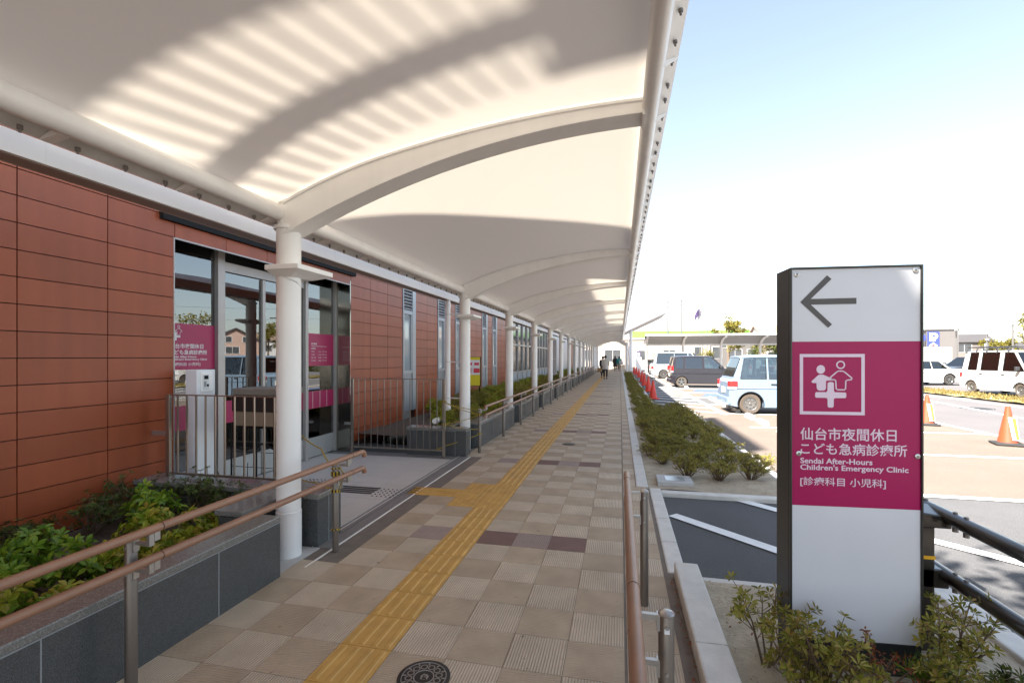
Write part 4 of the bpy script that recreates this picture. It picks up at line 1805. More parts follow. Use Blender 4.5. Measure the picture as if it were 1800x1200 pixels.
# azaleas round the sign, near enough to show every leaf
near = [((.72, 2.62, .0), .46, .16, 9, 'azalea with tall thin shoots at the left edge of the clinic sign'),
        ((.86, 2.30, .0), .40, .24, 26, 'bushy azalea in front of the lower left corner of the clinic sign'),
        ((1.10, 2.02, .0), .26, .20, 16, 'low azalea before the middle of the clinic sign'),
        ((1.34, 2.34, .0), .30, .17, 10, 'azalea with upright rosettes before the lower right of the clinic sign'),
        ((1.52, 2.66, .0), .50, .17, 12, 'azalea between the clinic sign and the guard fence post'),
        ((1.62, 2.18, .0), .36, .26, 30, 'dense azalea below the guard fence rail, lower right corner'),
        ((1.86, 2.46, .0), .30, .20, 16, 'azalea against the right hand kerb beneath the guard fence'),
        ((.70, 1.98, .0), .24, .15, 9, 'small azalea at the bottom edge beside the walkway kerb')]
for i, (loc, h, rad, nst, lab) in enumerate(near):
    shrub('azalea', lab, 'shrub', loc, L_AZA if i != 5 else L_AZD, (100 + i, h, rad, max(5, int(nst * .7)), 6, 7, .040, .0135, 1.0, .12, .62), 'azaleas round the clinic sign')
t = shrub('dry_weed', 'dry reddish weed at the foot of the clinic sign', 'weed', (1.12, 2.48, 0), L_DRY, (140, .28, .22, 9, 6, 3, .022, .012, 1.0, .3, .5), None)
t = shrub('grass_tuft', 'green grass tuft at the right foot of the clinic sign', 'grass tuft', (1.38, 2.52, 0), L_GRN, (141, .12, .12, 6, 4, 7, .10, .005, .5, .2, .4), None)
# shrub bed beside the car park
protos = []
for i in range(4):
    h = (.34, .31, .37, .33)[i]
    p = shrub('azalea', None, 'shrub', (0, -60 - i, -5), L_AZA, (200 + i, h, .26, 24, 7, 6, .028, .0105, 1.0, .12, .62))
    protos.append(p)
spots = []
front = [(.86, 6.62), (1.22, 6.50), (1.62, 6.62), (1.82, 7.15), (.62, 7.35), (1.06, 7.25), (1.45, 7.35)]
spots += front
y = 7.85
while y < 14.7:
    for x in (.52, .80, 1.10, 1.40, 1.70):
        spots.append((x + rnd.uniform(-.11, .11), y + rnd.uniform(-.17, .17)))
    y += .46
while y < 46:
    spots.append((.52 + rnd.uniform(-.06, .06), y + rnd.uniform(-.15, .15)))
    spots.append((.84 + rnd.uniform(-.06, .06), y + .25 + rnd.uniform(-.15, .15)))
    y += .60 if y < 30 else .9
flabs = ['azalea directly behind the square drain cover in the shrub bed', 'azalea at the front row of the shrub bed, middle', 'azalea with reddish stems at the front right corner of the shrub bed', 'azalea at the right kerb behind the front corner of the shrub bed',
         'azalea at the left kerb, second row of the shrub bed', 'azalea in the second row of the shrub bed behind the front middle one', 'azalea in the second row of the shrub bed, right of the bare sandy strip']
for i, (x, y) in enumerate(spots):
    lab = flabs[i] if i < len(flabs) else ('green azalea in the dense bed between walkway and parking bays' if y < 14.7 else 'green azalea in the narrow strip of planting beside the red cones')
    grp = 'azaleas at the front of the shrub bed' if i < len(flabs) else ('azaleas of the dense bed' if y < 14.7 else 'azaleas of the narrow strip')
    if i < 4:
        o = protos[i]
        o.location = (x, y, -.03)
        o.scale = (.95, .95, .9)
        o.rotation_euler.z = rnd.random() * 6
        o['label'] = lab
        o['group'] = grp
    else:
        sc = rnd.uniform(.72, 1.02) * (.85 if y > 14.7 else 1)
        dup(protos[rnd.randrange(4)], (x, y, -.03), rnd.random() * 6, (sc, sc, sc * rnd.uniform(.68, .95)), lab, grp)

# planter by the near wall: dark azaleas at the back, yellow-green shrubs in front
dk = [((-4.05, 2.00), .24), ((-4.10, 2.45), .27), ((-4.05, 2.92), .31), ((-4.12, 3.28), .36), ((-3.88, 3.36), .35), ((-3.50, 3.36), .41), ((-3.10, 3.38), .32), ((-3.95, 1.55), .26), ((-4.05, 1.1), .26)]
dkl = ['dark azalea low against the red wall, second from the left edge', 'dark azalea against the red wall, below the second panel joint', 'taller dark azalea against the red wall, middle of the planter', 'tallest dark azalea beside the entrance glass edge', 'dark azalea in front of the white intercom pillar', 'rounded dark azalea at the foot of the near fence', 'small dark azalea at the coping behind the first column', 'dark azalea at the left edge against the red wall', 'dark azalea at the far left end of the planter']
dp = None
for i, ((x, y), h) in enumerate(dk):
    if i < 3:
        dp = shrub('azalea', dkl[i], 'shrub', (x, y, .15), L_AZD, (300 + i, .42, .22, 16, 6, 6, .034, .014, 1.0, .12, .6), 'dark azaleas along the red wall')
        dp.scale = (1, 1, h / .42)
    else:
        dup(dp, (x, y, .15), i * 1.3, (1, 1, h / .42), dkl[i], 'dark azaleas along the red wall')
yl = [((-2.86, 1.42), .30, L_GRN), ((-3.02, 1.72), .32, L_AUC), ((-2.78, 1.92), .24, L_AUC), ((-3.10, 2.10), .36, L_GRN), ((-2.95, 2.32), .32, L_AUC), ((-2.80, 2.56), .26, L_AUC), ((-3.20, 2.66), .38, L_AUC), ((-3.0, 2.92), .28, L_AUC), ((-3.55, 2.25), .34, L_GRN), ((-3.50, 2.95), .42, L_GRN), ((-2.80, 1.15), .3, L_GRN), ((-3.30, 1.62), .36, L_AUC), ((-2.74, 1.62), .26, L_GRN), ((-3.35, 1.98), .34, L_GRN), ((-2.74, 2.28), .24, L_AUC)]
yll = ['bright green broad-leaved shrub behind the near handrail, at the left edge', 'yellow-green shrub in the planter just right of the left edge', 'low yellow-green shrub at the coping, left of the near handrail post', 'green shrub with broad leaves behind the near handrail post', 'yellow-green shrub directly behind the near handrail post', 'yellowing shrub right of the near handrail post at the coping', 'tall yellow-green shrub between handrail post and near fence', 'yellow shrub nearest the first column in the planter', 'green shrub with long leaves against the dark azaleas, left part of the planter', 'tall green shrub before the entrance glass edge', 'green shrub at the far left corner of the planter', 'yellow-green shrub in the second row near the left edge of the planter', 'low green shrub at the coping near the left edge of the planter', 'green shrub in the second row, in front of the single seedling', 'low yellow-green shrub hanging over the coping just left of the near handrail post']
for i, ((x, y), h, lm) in enumerate(yl):
    shrub('broadleaf_shrub', yll[i], 'shrub', (x, y, .15), lm, (400 + i, h * .96, .18, 9, 4, 6, .062, .031, 1.1, .3, .66, .9, .004), 'yellow-green shrubs along the coping')
q0 = shrub('seedling', 'single green seedling with long leaves against the red wall', 'seedling', (-4.02, 2.13, .18), L_GRN, (430, .34, .03, 2, 2, 7, .12, .035, 1.2, .35, .5, 1.2, .005))
# far planter
pa = shrub('azalea', 'green shrub at the near end of the far planter, beside the bent drain pipe', 'shrub', (-2.95, 7.75, .26), L_AUC, (501, .40, .26, 22, 8, 6, .055, .02, 1.0, .15, .6), 'shrubs in the far planter')
pb = shrub('azalea', 'dark shrub below the yellow notice board', 'shrub', (-3.7, 11.2, .26), L_AZA, (502, .52, .32, 26, 9, 6, .05, .016, 1.0, .15, .6), 'shrubs in the far planter')
i = 0
y = 8.5
while y < 44:
    for x in (-2.85, -3.35, -3.9):
        if (abs(x + 3.7) < .3 and abs(y - 11.2) < .4) or (x < -3.2 and y < 9.3):
            continue
        dup(pa if (i % 3) else pb, (x + rnd.uniform(-.1, .1), y + rnd.uniform(-.2, .2), .26), rnd.random() * 6, rnd.uniform(.7, 1.0), 'yellow-green shrub in the far planter behind the long handrail', 'shrubs in the far planter behind the handrail')
        i += 1
    y += .62 if y < 20 else 1.0
# yellow notice board in the far planter
t = thing('notice_board', 'yellow and white notice board with red print on a black stand in the far planter', 'notice board', (-3.965, 12.05, .26))
q = MB()
q.box(.0, .40, -.02, .02, .53, 1.29)
q.build('frame', BLACKM, t)
q = MB()
q.box(.012, .385, -.024, -.0205, .54, 1.28)
bd = q.build('poster', YELLOWPL, t)
q = MB()
q.box(.016, .38, -.0265, -.0245, .82, 1.21)
q.build('poster_sheet', WHITEPL, bd)
q = MB()
for a, b, c, d in ((.05, .17, 1.07, 1.14), (.23, .36, 1.07, 1.14), (.21, .375, .87, .99)):
    q.box(a, b, -.028, -.0268, c, d)
put_text(q, '休診', lambda u, v: (u, -.029, v), .04, .86, width=.14, height=.15, bold=.0)
q.build('poster_print', REDINK, bd)
q = MB()
for x in (.02, .36):
    q.box(x, x + .025, -.012, .012, -.1, .529)
build_each(q, 'stand_leg', BLACKM, t)
# cream vertical banner sign by the stair glazing
t = thing('pillar_sign', 'tall narrow cream sign panel standing before the stair glazing', 'sign', (-3.1, 22.3, .38))
q = MB()
q.box(-.20, .20, -.05, .05, -.05, 2.0)
q.build('panel', FARW2, t, bevel=.01)
q = MB()
for i in range(14):
    q.box(-.12, -.04, -.053, -.0505, 1.8 - i * .11, 1.86 - i * .11)
q.build('sign_print', GREYWIN, t)

# ------------------------------------------------------------------ traffic cones
def cone(label, loc, rz, m, group, sleeve=False, first=[None, None]):
    t = thing('traffic_cone', label, 'cone', loc, rz, group)
    q = MB()
    q.lathe([(.150, .035), (.145, .05), (.035, .68), (.030, .70), (.012, .705)], n=24)
    q.build('cone_body', m, t, smooth=50)
    q = MB()
    q.box(-.21, .21, -.21, .21, 0, .035)
    q.lathe([(.185, .0355), (.165, .05)], n=24)
    q.build('base', CONE_BASE if m is ORANGE else m, t, bevel=.01)
    if sleeve:
        q = MB()
        q.hexa([(.02, -.150, .10), (.115, -.135, .10), (.12, -.130, .10), (.02, -.145, .10)], [(-.02, -.072, .50), (.09, -.062, .50), (.095, -.058, .50), (-.02, -.068, .50)])
        sl = q.build('notice_plate', WHITEPL, t)
        q = MB()
        q.hexa([(.07, -.1455, .11), (.112, -.139, .11), (.112, -.137, .11), (.07, -.143, .11)], [(.03, -.072, .49), (.085, -.066, .49), (.085, -.064, .49), (.03, -.070, .49)])
        q.build('notice_band', YELLOWPL, sl)
    return t


cn = [(1.23, 18.99), (1.28, 22.95), (1.34, 27.97), (1.36, 31.42), (1.44, 38.56), (1.42, 43.62), (1.34, 47.7)]
cnl = ['nearest red cone of the row beside the narrow shrub strip', 'second red cone from the near end of the row', 'third red cone from the near end of the row', 'fourth red cone of the row, level with the dark plum car', 'fifth red cone of the row, level with the white minivan', 'red cone second from the far end of the row', 'farthest red cone of the row, before the white info post']
c0 = cone(cnl[0], (*cn[0], ZP), .1, CONE_RED, 'red cones along the shrub strip')
for i in range(1, 7):
    dup(c0, (*cn[i], ZP), .3 * i, 1, cnl[i])
cone('orange cone with a notice plate on the right, nearest the camera', (6.91, 10.51, ZP), -.3, ORANGE, 'orange cones on the road edge', True)
cone('orange cone with a notice plate at the right edge of the clinic sign', (7.08, 13.18, ZP), -.3, ORANGE, 'orange cones on the road edge', True)

# concrete wheel stops
ws = None
for y in (6.9 + .85, 9.15 + .6, 9.15 + 1.75, 11.85 + .6, 11.85 + 1.75, 14.55 + .6, 14.55 + 1.75, 17.25 + .6, 17.25 + 1.75, 25.9, 27.0, 36.2, 37.4):
    nm = {0: 'white concrete wheel stop in an empty bay near the clinic sign', 1: 'white concrete wheel stop behind the light blue car', 2: 'white concrete wheel stop behind a car farther along'}
    kk = 0 if y < 14 else (1 if y < 17 else 2)
    if ws is None:
        q = MB()
        q.hexa([(-.07, -.33, 0), (.07, -.33, 0), (.07, .33, 0), (-.07, .33, 0)], [(-.045, -.30, .11), (.045, -.30, .11), (.045, .30, .11), (-.045, .30, .11)])
        ws = q.build('wheel_stop', mat('wheel_stop_white', (.66, .65, .62), .7, var=.08, vs_=9), bevel=.012)
        ws.location = (3.32, y, ZP - .008)
        tag(ws, nm[kk], 'wheel stop', 'wheel stops in the empty bays')
    else:
        o = ws.copy()
        COL.objects.link(o)
        o.location = (3.32, y, ZP - .008)
        tag(o, nm[kk], None, 'wheel stops ' + ('in the empty bays', 'behind the light blue car', 'behind the farther cars')[kk])


# ------------------------------------------------------------------ cars
def wheel(name, parent, x, y, r, wd, style, tm, outy):
    """Tyre with rounded shoulders plus a dished rim; axis along y. outy: +1/-1 which side faces out."""
    q = MB()
    h = wd / 2
    ri = r * .66
    q.lathe([(ri, -h * .9), (r * .90, -h), (r * .975, -h * .75), (r, -h * .4), (r, h * .4), (r * .975, h * .75), (r * .90, h), (ri, h * .9)], (x, y, r), 'y', 32, caps=False)
    wq = q.build(name, tm, parent, smooth=50)
    q = MB()
    yo = y + outy * h * .72
    q.lathe([(ri * 1.02, outy * (h * .95)), (ri * .93, outy * (h * .92)), (ri * .86, outy * h * .66)], (x, y, r), 'y', 32, caps=False)
    if style == 'steel':
        q.lathe([(ri * .86, outy * h * .655), (ri * .50, outy * h * .80), (ri * .40, outy * h * .72), (ri * .2, outy * h * .74), (ri * .16, outy * h * .95), (.004, outy * h * .96)], (x, y, r), 'y', 32, caps=False)
    else:
        q.lathe([(ri * .24, outy * h * .5), (ri * .22, outy * h * .84), (.004, outy * h * .86)], (x, y, r), 'y', 24)
        ns = 10 if style == 'multi' else 5
        for i in range(ns):
            a = 2 * PI * i / ns + .3
            d = Vector((math.cos(a), 0, math.sin(a)))
            s_ = Vector((-math.sin(a), 0, math.cos(a)))
            w0 = ri * (.06 if ns > 5 else .13)
            w1 = ri * (.08 if ns > 5 else .24)
            c = Vector((x, y, r))
            o = Vector((0, outy, 0))
            A = [c + d * ri * .15 - s_ * w0, c + d * ri * .92 - s_ * w1, c + d * ri * .92 + s_ * w1, c + d * ri * .15 + s_ * w0]
            q.hexa([tuple(p + o * h * .58) for p in A], [tuple(p + o * h * .80) for p in A])
    q.build('rim', RIM, wq, smooth=40)
    q = MB()
    q.lathe([(ri * .99, outy * h * .2), (ri * .99, outy * h * .40), (.004, outy * h * .41)], (x, y, r), 'y', 24)
    if style == 'steel':
        for i in range(8):
            a = 2 * PI * i / 8
            cx, cz = x + ri * .68 * math.cos(a), r + ri * .68 * math.sin(a)
            q.lathe([(ri * .085, outy * h * .6), (ri * .085, outy * h * .80)], (cx, y, cz), 'y', 8)
    q.build('brake_disc', PLASTIC, wq)
    return wq


def car(name, label, loc, rz, L, W, H, paint, belt, hood, wsb, rf, rr_, rb, wx, wr, pillars, gm=None, style='steel', tm=None, clr=.2, inset=.13, group=None, boot=None, tail=None, arch=1.16, wfront=None):
    """Box-frame car: x forward, y left, z up. belt: window line height; hood: list of (x, z) from the screen base to the nose;
    wsb/rb: x of screen and rear glass bottoms; rf/rr_: roof front and rear x; pillars: (bottom x0, x1, top x0, x1)."""
    gm = gm or [CARGLASS] * 9
    t = thing(name, label, 'car', loc, rz, group)
    xr, xf = -L / 2, L / 2
    hw = W / 2
    AR = wr * arch

    def arcpts(cx):
        zz = clr - wr
        a0 = math.asin(max(-1, min(1, zz / AR)))
        return [(cx + AR * math.cos(PI - a0 - (PI - 2 * a0) * i / 14), wr + AR * math.sin(PI - a0 - (PI - 2 * a0) * i / 14)) for i in range(15)]

    low = [(xr + .05, clr + .04)] + arcpts(wx[1]) + arcpts(wx[0]) + [(xf - .06, clr + .03), (xf, clr + .16)]
    up = list(reversed(hood)) + [(wsb, belt)]
    back = [(rb, belt)] + (boot or []) + [(xr + .015, belt - .10), (xr, .55), (xr, clr + .18)]
    outl = low + up + back
    q = MB()
    # lower shell in three lengthwise layers so the sides bulge a little
    n = len(outl)
    ys = [-hw + .05, -hw, hw, hw - .05]

    def lay(y, shrink):
        return [(x, y, z) for x, z in outl]

    def bulge(z):
        return .0 if z < .75 else .045 * (z - .75) / max(.05, belt - .75)
    vs = [(x, -hw + bulge(z), z) for x, z in outl] + [(x, hw - bulge(z), z) for x, z in outl]
    fs = [tuple(range(n - 1, -1, -1)), tuple(range(n, 2 * n))] + [(i, (i + 1) % n, n + (i + 1) % n, n + i) for i in range(n)]
    q.add(vs, fs)
    bz = hw - .045
    tz = bz - inset
    # roof panel, crowned
    nr = 6
    vs, fs = [], []
    for i in range(nr + 1):
        x = rr_ - .03 + (rf - rr_ + .06) * i / nr
        e = min(i, nr - i)
        dz = {0: -.035, 1: -.008}.get(e, 0)
        for (yy, z2) in ((-tz - .02, -.045), (-tz * .80, -.008), (0, 0), (tz * .80, -.008), (tz + .02, -.045)):
            vs.append((x, yy, H + z2 + dz))
        for yy in (tz + .02, -tz - .02):
            vs.append((x, yy, H - .085 + dz * .5))
    k = 7
    for i in range(nr):
        for j in range(k):
            fs.append((i * k + j, i * k + (j + 1) % k, (i + 1) * k + (j + 1) % k, (i + 1) * k + j))
    fs += [tuple(range(k)), tuple(nr * k + j for j in range(k))]
    q.add(vs, fs)
    zt = H - .075
    for (a, b, c, d) in pillars:
        for s_ in (-1, 1):
            yb, yt = s_ * (bz - .004), s_ * (tz + .004)
            yi, yti = s_ * (bz - .05), s_ * (tz - .046)
            q.hexa([(a, yb, belt - .02), (b, yb, belt - .02), (b, yi, belt - .02), (a, yi, belt - .02)], [(c, yt, zt), (d, yt, zt), (d, yti, zt), (c, yti, zt)])
    # rear hatch frame strips
    q.hexa([(rb - .004, -bz + .05, belt - .02), (rb + .05, -bz + .05, belt - .02), (rb + .05, bz - .05, belt - .02), (rb - .004, bz - .05, belt - .02)],
           [(rb + .004, -bz + .05, belt + .05), (rb + .05, -bz + .05, belt + .05), (rb + .05, bz - .05, belt + .05), (rb + .004, bz - .05, belt + .05)])
    q.build('body', paint, t, bevel=.022, seg=2, smooth=30)
    # glass
    ps = sorted(pillars, key=lambda p: p[0])
    for s_ in (-1, 1):
        for i in range(len(ps) - 1):
            xb0, xt0 = ps[i][1], ps[i][3]
            xb1, xt1 = ps[i + 1][0], ps[i + 1][2]
            if xb1 - xb0 < .05:
                continue
            g_ = MB()
            yb, yt = s_ * (bz - .014), s_ * (tz - .006)
            yb2, yt2 = s_ * (bz - .020), s_ * (tz - .012)
            B = [(xb0 - .004, yb, belt - .01), (xb1 + .004, yb, belt - .01), (xb1 + .004, yb2, belt - .01), (xb0 - .004, yb2, belt - .01)]
            T = [(xt0 - .004, yt, zt), (xt1 + .004, yt, zt), (xt1 + .004, yt2, zt), (xt0 - .004, yt2, zt)]
            g_.hexa(B, T)
            g_.build('side_window', gm[min(i, len(gm) - 1)], t)
            # dark rubber round the opening
            r_ = MB()
            P4 = [Vector((xb0, s_ * (bz + .0), belt)), Vector((xb1, s_ * (bz + .0), belt)), Vector((xt1, s_ * (tz + .008), zt - .005)), Vector((xt0, s_ * (tz + .008), zt - .005))]
            for a in range(4):
                r_.tube([P4[a], P4[(a + 1) % 4]], .010, 6)
            r_.build('window_seal', PLASTIC, t)
    g_ = MB()
    g_.hexa([(wsb - .03, -bz + .03, belt - .01), (wsb - .024, -bz + .03, belt - .01), (wsb - .024, bz - .03, belt - .01), (wsb - .03, bz - .03, belt - .01)],
            [(rf + .004, -tz + .03, zt), (rf + .010, -tz + .03, zt), (rf + .010, tz - .03, zt), (rf + .004, tz - .03, zt)])
    g_.build('windscreen', CARGLASS, t)
    g_ = MB()
    g_.hexa([(rb + .010, -bz + .04, belt + .04), (rb + .016, -bz + .04, belt + .04), (rb + .016, bz - .04, belt + .04), (rb + .010, bz - .04, belt + .04)],
            [(rr_ - .012, -tz + .03, zt), (rr_ - .006, -tz + .03, zt), (rr_ - .006, tz - .03, zt), (rr_ - .012, tz - .03, zt)])
    g_.build('rear_window', gm[0], t)
    # inside
    q = MB()
    for x0 in (wsb - 1.35, wsb - 2.25):
        if x0 < rb + .2:
            continue
        for y0 in (-.36, .36):
            q.box(x0, x0 + .50, y0 - .25, y0 + .25, .42, .62)
            q.hexa([(x0 - .10, y0 - .24, .60), (x0 + .06, y0 - .24, .60), (x0 + .06, y0 + .24, .60), (x0 - .10, y0 + .24, .60)], [(x0 - .22, y0 - .20, 1.12), (x0 - .12, y0 - .20, 1.12), (x0 - .12, y0 + .20, 1.12), (x0 - .22, y0 + .20, 1.12)])
            q.box(x0 - .25, x0 - .15, y0 - .12, y0 + .12, 1.15, 1.32)
    q.build('seat', SEAT, t, bevel=.03)
    q = MB()
    q.box(xr + .12, xf - .15, -hw + .24, hw - .24, clr - .02, .40)
    q.build('underbody', PLASTIC, t)
    for x in wx:
        for s_ in (-1, 1):
            wheel('wheel', t, x, s_ * (hw - .105), wr, .17, style, tm or TYRE, s_)
    q = MB()
    for x in (wx):
        for s_ in (-1, 1):
            arc = arcpts(x)
            pts = [(px, s_ * (hw + .001), pz) for px, pz in arc]
            q.tube(pts, .012, 6)
    q.build('wheel_arch_trim', PLASTIC, t)
    # seams, handles, lamps, bumpers, mirror, plate
    q = MB()
    for p in ps[1:-1] + [ps[-1]]:
        xm = (p[0] + p[1]) / 2
        for s_ in (-1, 1):
            if all(abs(xm - x) > AR for x in wx):
                q.hexa([(xm - .004, s_ * (hw + .001), clr + .10), (xm + .004, s_ * (hw + .001), clr + .10), (xm + .004, s_ * (hw - .006), clr + .10), (xm - .004, s_ * (hw - .006), clr + .10)],
                       [(xm - .004, s_ * (bz + .0015), belt - .03), (xm + .004, s_ * (bz + .0015), belt - .03), (xm + .004, s_ * (bz - .006), belt - .03), (xm - .004, s_ * (bz - .006), belt - .03)])
    q.build('door_seam', PLASTIC, t)
    for s_ in (-1, 1):
        q = MB()
        zc_ = .72
        q.hexa([(xr + .10, s_ * (hw - .01), zc_ - .010), (xf - .25, s_ * (hw - .01), zc_ - .010), (xf - .25, s_ * (hw + .007), zc_ - .004), (xr + .10, s_ * (hw + .007), zc_ - .004)],
               [(xr + .10, s_ * (hw - .01), zc_ + .014), (xf - .25, s_ * (hw - .01), zc_ + .014), (xf - .25, s_ * (hw + .007), zc_ + .004), (xr + .10, s_ * (hw + .007), zc_ + .004)])
        q.build('side_moulding', paint, t)
    for p in ps[1:-1]:
        for s_ in (-1, 1):
            q = MB()
            xm = (p[0] + p[1]) / 2
            q.box(xm + .07, xm + .22, s_ * (hw - .018) - .016, s_ * (hw - .018) + .016, belt - .17, belt - .125)
            q.build('door_handle', PLASTIC, t, bevel=.008)
    for s_ in (-1, 1):
        q = MB()
        if tail:
            z0, z1, d_ = tail
        else:
            z0, z1, d_ = .68, .90, .13
        a, b = sorted((s_ * (hw - .17), s_ * (hw + .004)))
        q.box(xr - .008, xr + d_, a, b, z0, z1)
        tl = q.build('tail_light', TAIL, t, bevel=.012)
        q = MB()
        q.box(xr - .009, xr + d_ * .9, a + .002, b + .0015, z0 - .075, z0 - .002)
        q.build('reversing_lamp', LAMPW, tl, bevel=.008)
        q = MB()
        a, b = sorted((s_ * (hw - .36), s_ * (hw + .003)))
        zf = hood[-1][1]
        q.box(xf - .13, xf + .012, a, b, zf - .19, zf - .035)
        q.build('headlight', LAMPW, t, bevel=.02)
        q = MB()
        a, b = sorted((s_ * (hw - .01), s_ * (hw + .15)))
        xm_ = wsb - .26
        q.box(xm_ - .05, xm_ + .05, a, b, belt + .02, belt + .19)
        q.build('door_mirror', PLASTIC, t, bevel=.03)
    q = MB()
    q.box(xf - .06, xf + .035, -hw + .03, hw - .03, clr + .03, clr + .26)
    q.build('front_bumper', paint, t, bevel=.035)
    q = MB()
    q.box(xr - .045, xr + .06, -hw + .02, hw - .02, clr + .05, clr + .27)
    rbm = q.build('rear_bumper', paint, t, bevel=.035)
    q = MB()
    q.box(xr - .018, xr - .003, -.165, .165, .56, .725)
    q.build('number_plate', PLATE, t)
    q = MB()
    q.box(xf + .005, xf + .02, -hw + .42, hw - .42, hood[-1][1] - .16, hood[-1][1] - .05)
    q.build('grille', PLASTIC, t)
    return t


# light blue one-box kei car, tail towards the walkway
L = 3.395
x0 = -L / 2
bcar = car('parked_car', 'light blue kei car parked tail-in, half hidden by the clinic sign', (2.98 + L / 2, 15.22, ZP), .02, L, 1.475, 1.66, P_BLUE, .98,
    [(L / 2 - .62, .97), (L / 2 - .25, .90), (L / 2 - .03, .78)], L / 2 - .66, L / 2 - 1.22, x0 + .34, x0 + .10, (L / 2 - .52, x0 + .56), .285,
    [(x0 + .10, x0 + .30, x0 + .36, x0 + .43), (x0 + .98, x0 + 1.05, x0 + .99, x0 + 1.05), (x0 + 1.86, x0 + 1.94, x0 + 1.86, x0 + 1.93), (L / 2 - .74, L / 2 - .66, L / 2 - 1.30, L / 2 - 1.22)],
    style='steel', tm=TYRE_D, tail=(.76, .92, .22), clr=.19, arch=1.2)
# dark plum tall wagon
car('parked_car', 'dark plum kei wagon with tinted rear windows parked tail-in', (2.62 + L / 2, 27.4, ZP), .05, L, 1.475, 1.66, P_PURP, .98,
    [(L / 2 - .62, .98), (L / 2 - .25, .93), (L / 2 - .02, .80)], L / 2 - .66, L / 2 - 1.30, x0 + .16, x0 + .05, (L / 2 - .50, x0 + .52), .28,
    [(x0 + .05, x0 + .22, x0 + .16, x0 + .30), (x0 + .60, x0 + .70, x0 + .64, x0 + .74), (x0 + 1.58, x0 + 1.68, x0 + 1.58, x0 + 1.66), (L / 2 - .76, L / 2 - .66, L / 2 - 1.38, L / 2 - 1.28)],
    gm=[CARGLASS_T, CARGLASS_T, CARGLASS, CARGLASS], style='five', tm=TYRE_D, tail=(.85, 1.12, .10), clr=.18)
# white minivan
L2 = 4.6
x2 = -L2 / 2
car('parked_car', 'white minivan parked tail-in beyond the dark plum wagon', (2.25 + L2 / 2, 37.9, ZP), .04, L2, 1.72, 1.95, P_PEARL, 1.08,
    [(L2 / 2 - .95, 1.07), (L2 / 2 - .35, .98), (L2 / 2 - .03, .82)], L2 / 2 - .95, L2 / 2 - 1.75, x2 + .30, x2 + .12, (L2 / 2 - .85, x2 + .86), .31,
    [(x2 + .12, x2 + .34, x2 + .30, x2 + .46), (x2 + 1.62, x2 + 1.68, x2 + 1.6, x2 + 1.66), (x2 + 2.60, x2 + 2.68, x2 + 2.55, x2 + 2.63), (L2 / 2 - 1.05, L2 / 2 - .95, L2 / 2 - 1.85, L2 / 2 - 1.75)],
    gm=[CARGLASS_T, CARGLASS_T, CARGLASS, CARGLASS], style='multi', clr=.2)
# white kei van with roof rack across the road
van = car('parked_van', 'white kei van with a black roof rack at the right edge', (16.05, 24.22, ZP), R(-84.5), 3.395, 1.475, 1.88, P_WHITE, 1.02,
    [(L / 2 - .18, 1.0), (L / 2 - .06, .88), (L / 2 - .02, .74)], L / 2 - .20, L / 2 - .82, x0 + .14, x0 + .06, (L / 2 - .42, x0 + .62), .27,
    [(x0 + .06, x0 + .38, x0 + .14, x0 + .42), (x0 + .86, x0 + 1.06, x0 + .86, x0 + 1.04), (x0 + 1.92, x0 + 2.14, x0 + 1.90, x0 + 2.12), (L / 2 - .28, L / 2 - .20, L / 2 - .88, L / 2 - .80)],
    gm=[CARGLASS_T], style='steel', tm=TYRE_D, clr=.2)
q = MB()
for s_ in (-1, 1):
    q.tube([(x0 + .2, s_ * .55, 2.02), (L / 2 - .9, s_ * .55, 2.02)], .026, 8)
for i in range(5):
    xx = x0 + .25 + i * .52
    q.tube([(xx, -.655, 1.76), (xx, -.60, 1.90), (xx, -.55, 2.01), (xx, .55, 2.01), (xx, .60, 1.90), (xx, .655, 1.76)], .026, 8)
q.build('roof_rack', PLASTIC, van)
# white saloon and dark estate behind the van
LS = 4.5
xs = -LS / 2
car('parked_car', 'white saloon seen between the clinic sign and the white van', (16.7, 32.3, ZP), R(192), LS, 1.7, 1.42, P_WHITE, .92,
    [(LS / 2 - 1.15, .93), (LS / 2 - .4, .84), (LS / 2 - .03, .68)], LS / 2 - 1.2, LS / 2 - 1.95, xs + 1.35, xs + .80, (LS / 2 - .85, xs + .95), .31,
    [(xs + .80, xs + 1.0, xs + 1.35, xs + 1.45), (xs + 1.85, xs + 1.93, xs + 1.88, xs + 1.94), (LS / 2 - 1.33, LS / 2 - 1.22, LS / 2 - 2.03, LS / 2 - 1.95)],
    boot=[(xs + .12, .90)], style='multi', clr=.17, tail=(.70, .86, .16))
car('parked_car', 'dark grey estate car partly hidden behind the white van', (22.2, 36.6, ZP), R(190), 4.4, 1.75, 1.62, P_NAVY, 1.0,
    [(1.25, .99), (1.85, .90), (2.18, .74)], 1.2, .45, -1.95, -2.1, (1.35, -1.3), .32,
    [(-2.1, -1.9, -1.95, -1.8), (-.9, -.82, -.88, -.8), (.2, .28, .1, .18), (1.1, 1.2, .37, .45)], gm=[CARGLASS_T], style='five')
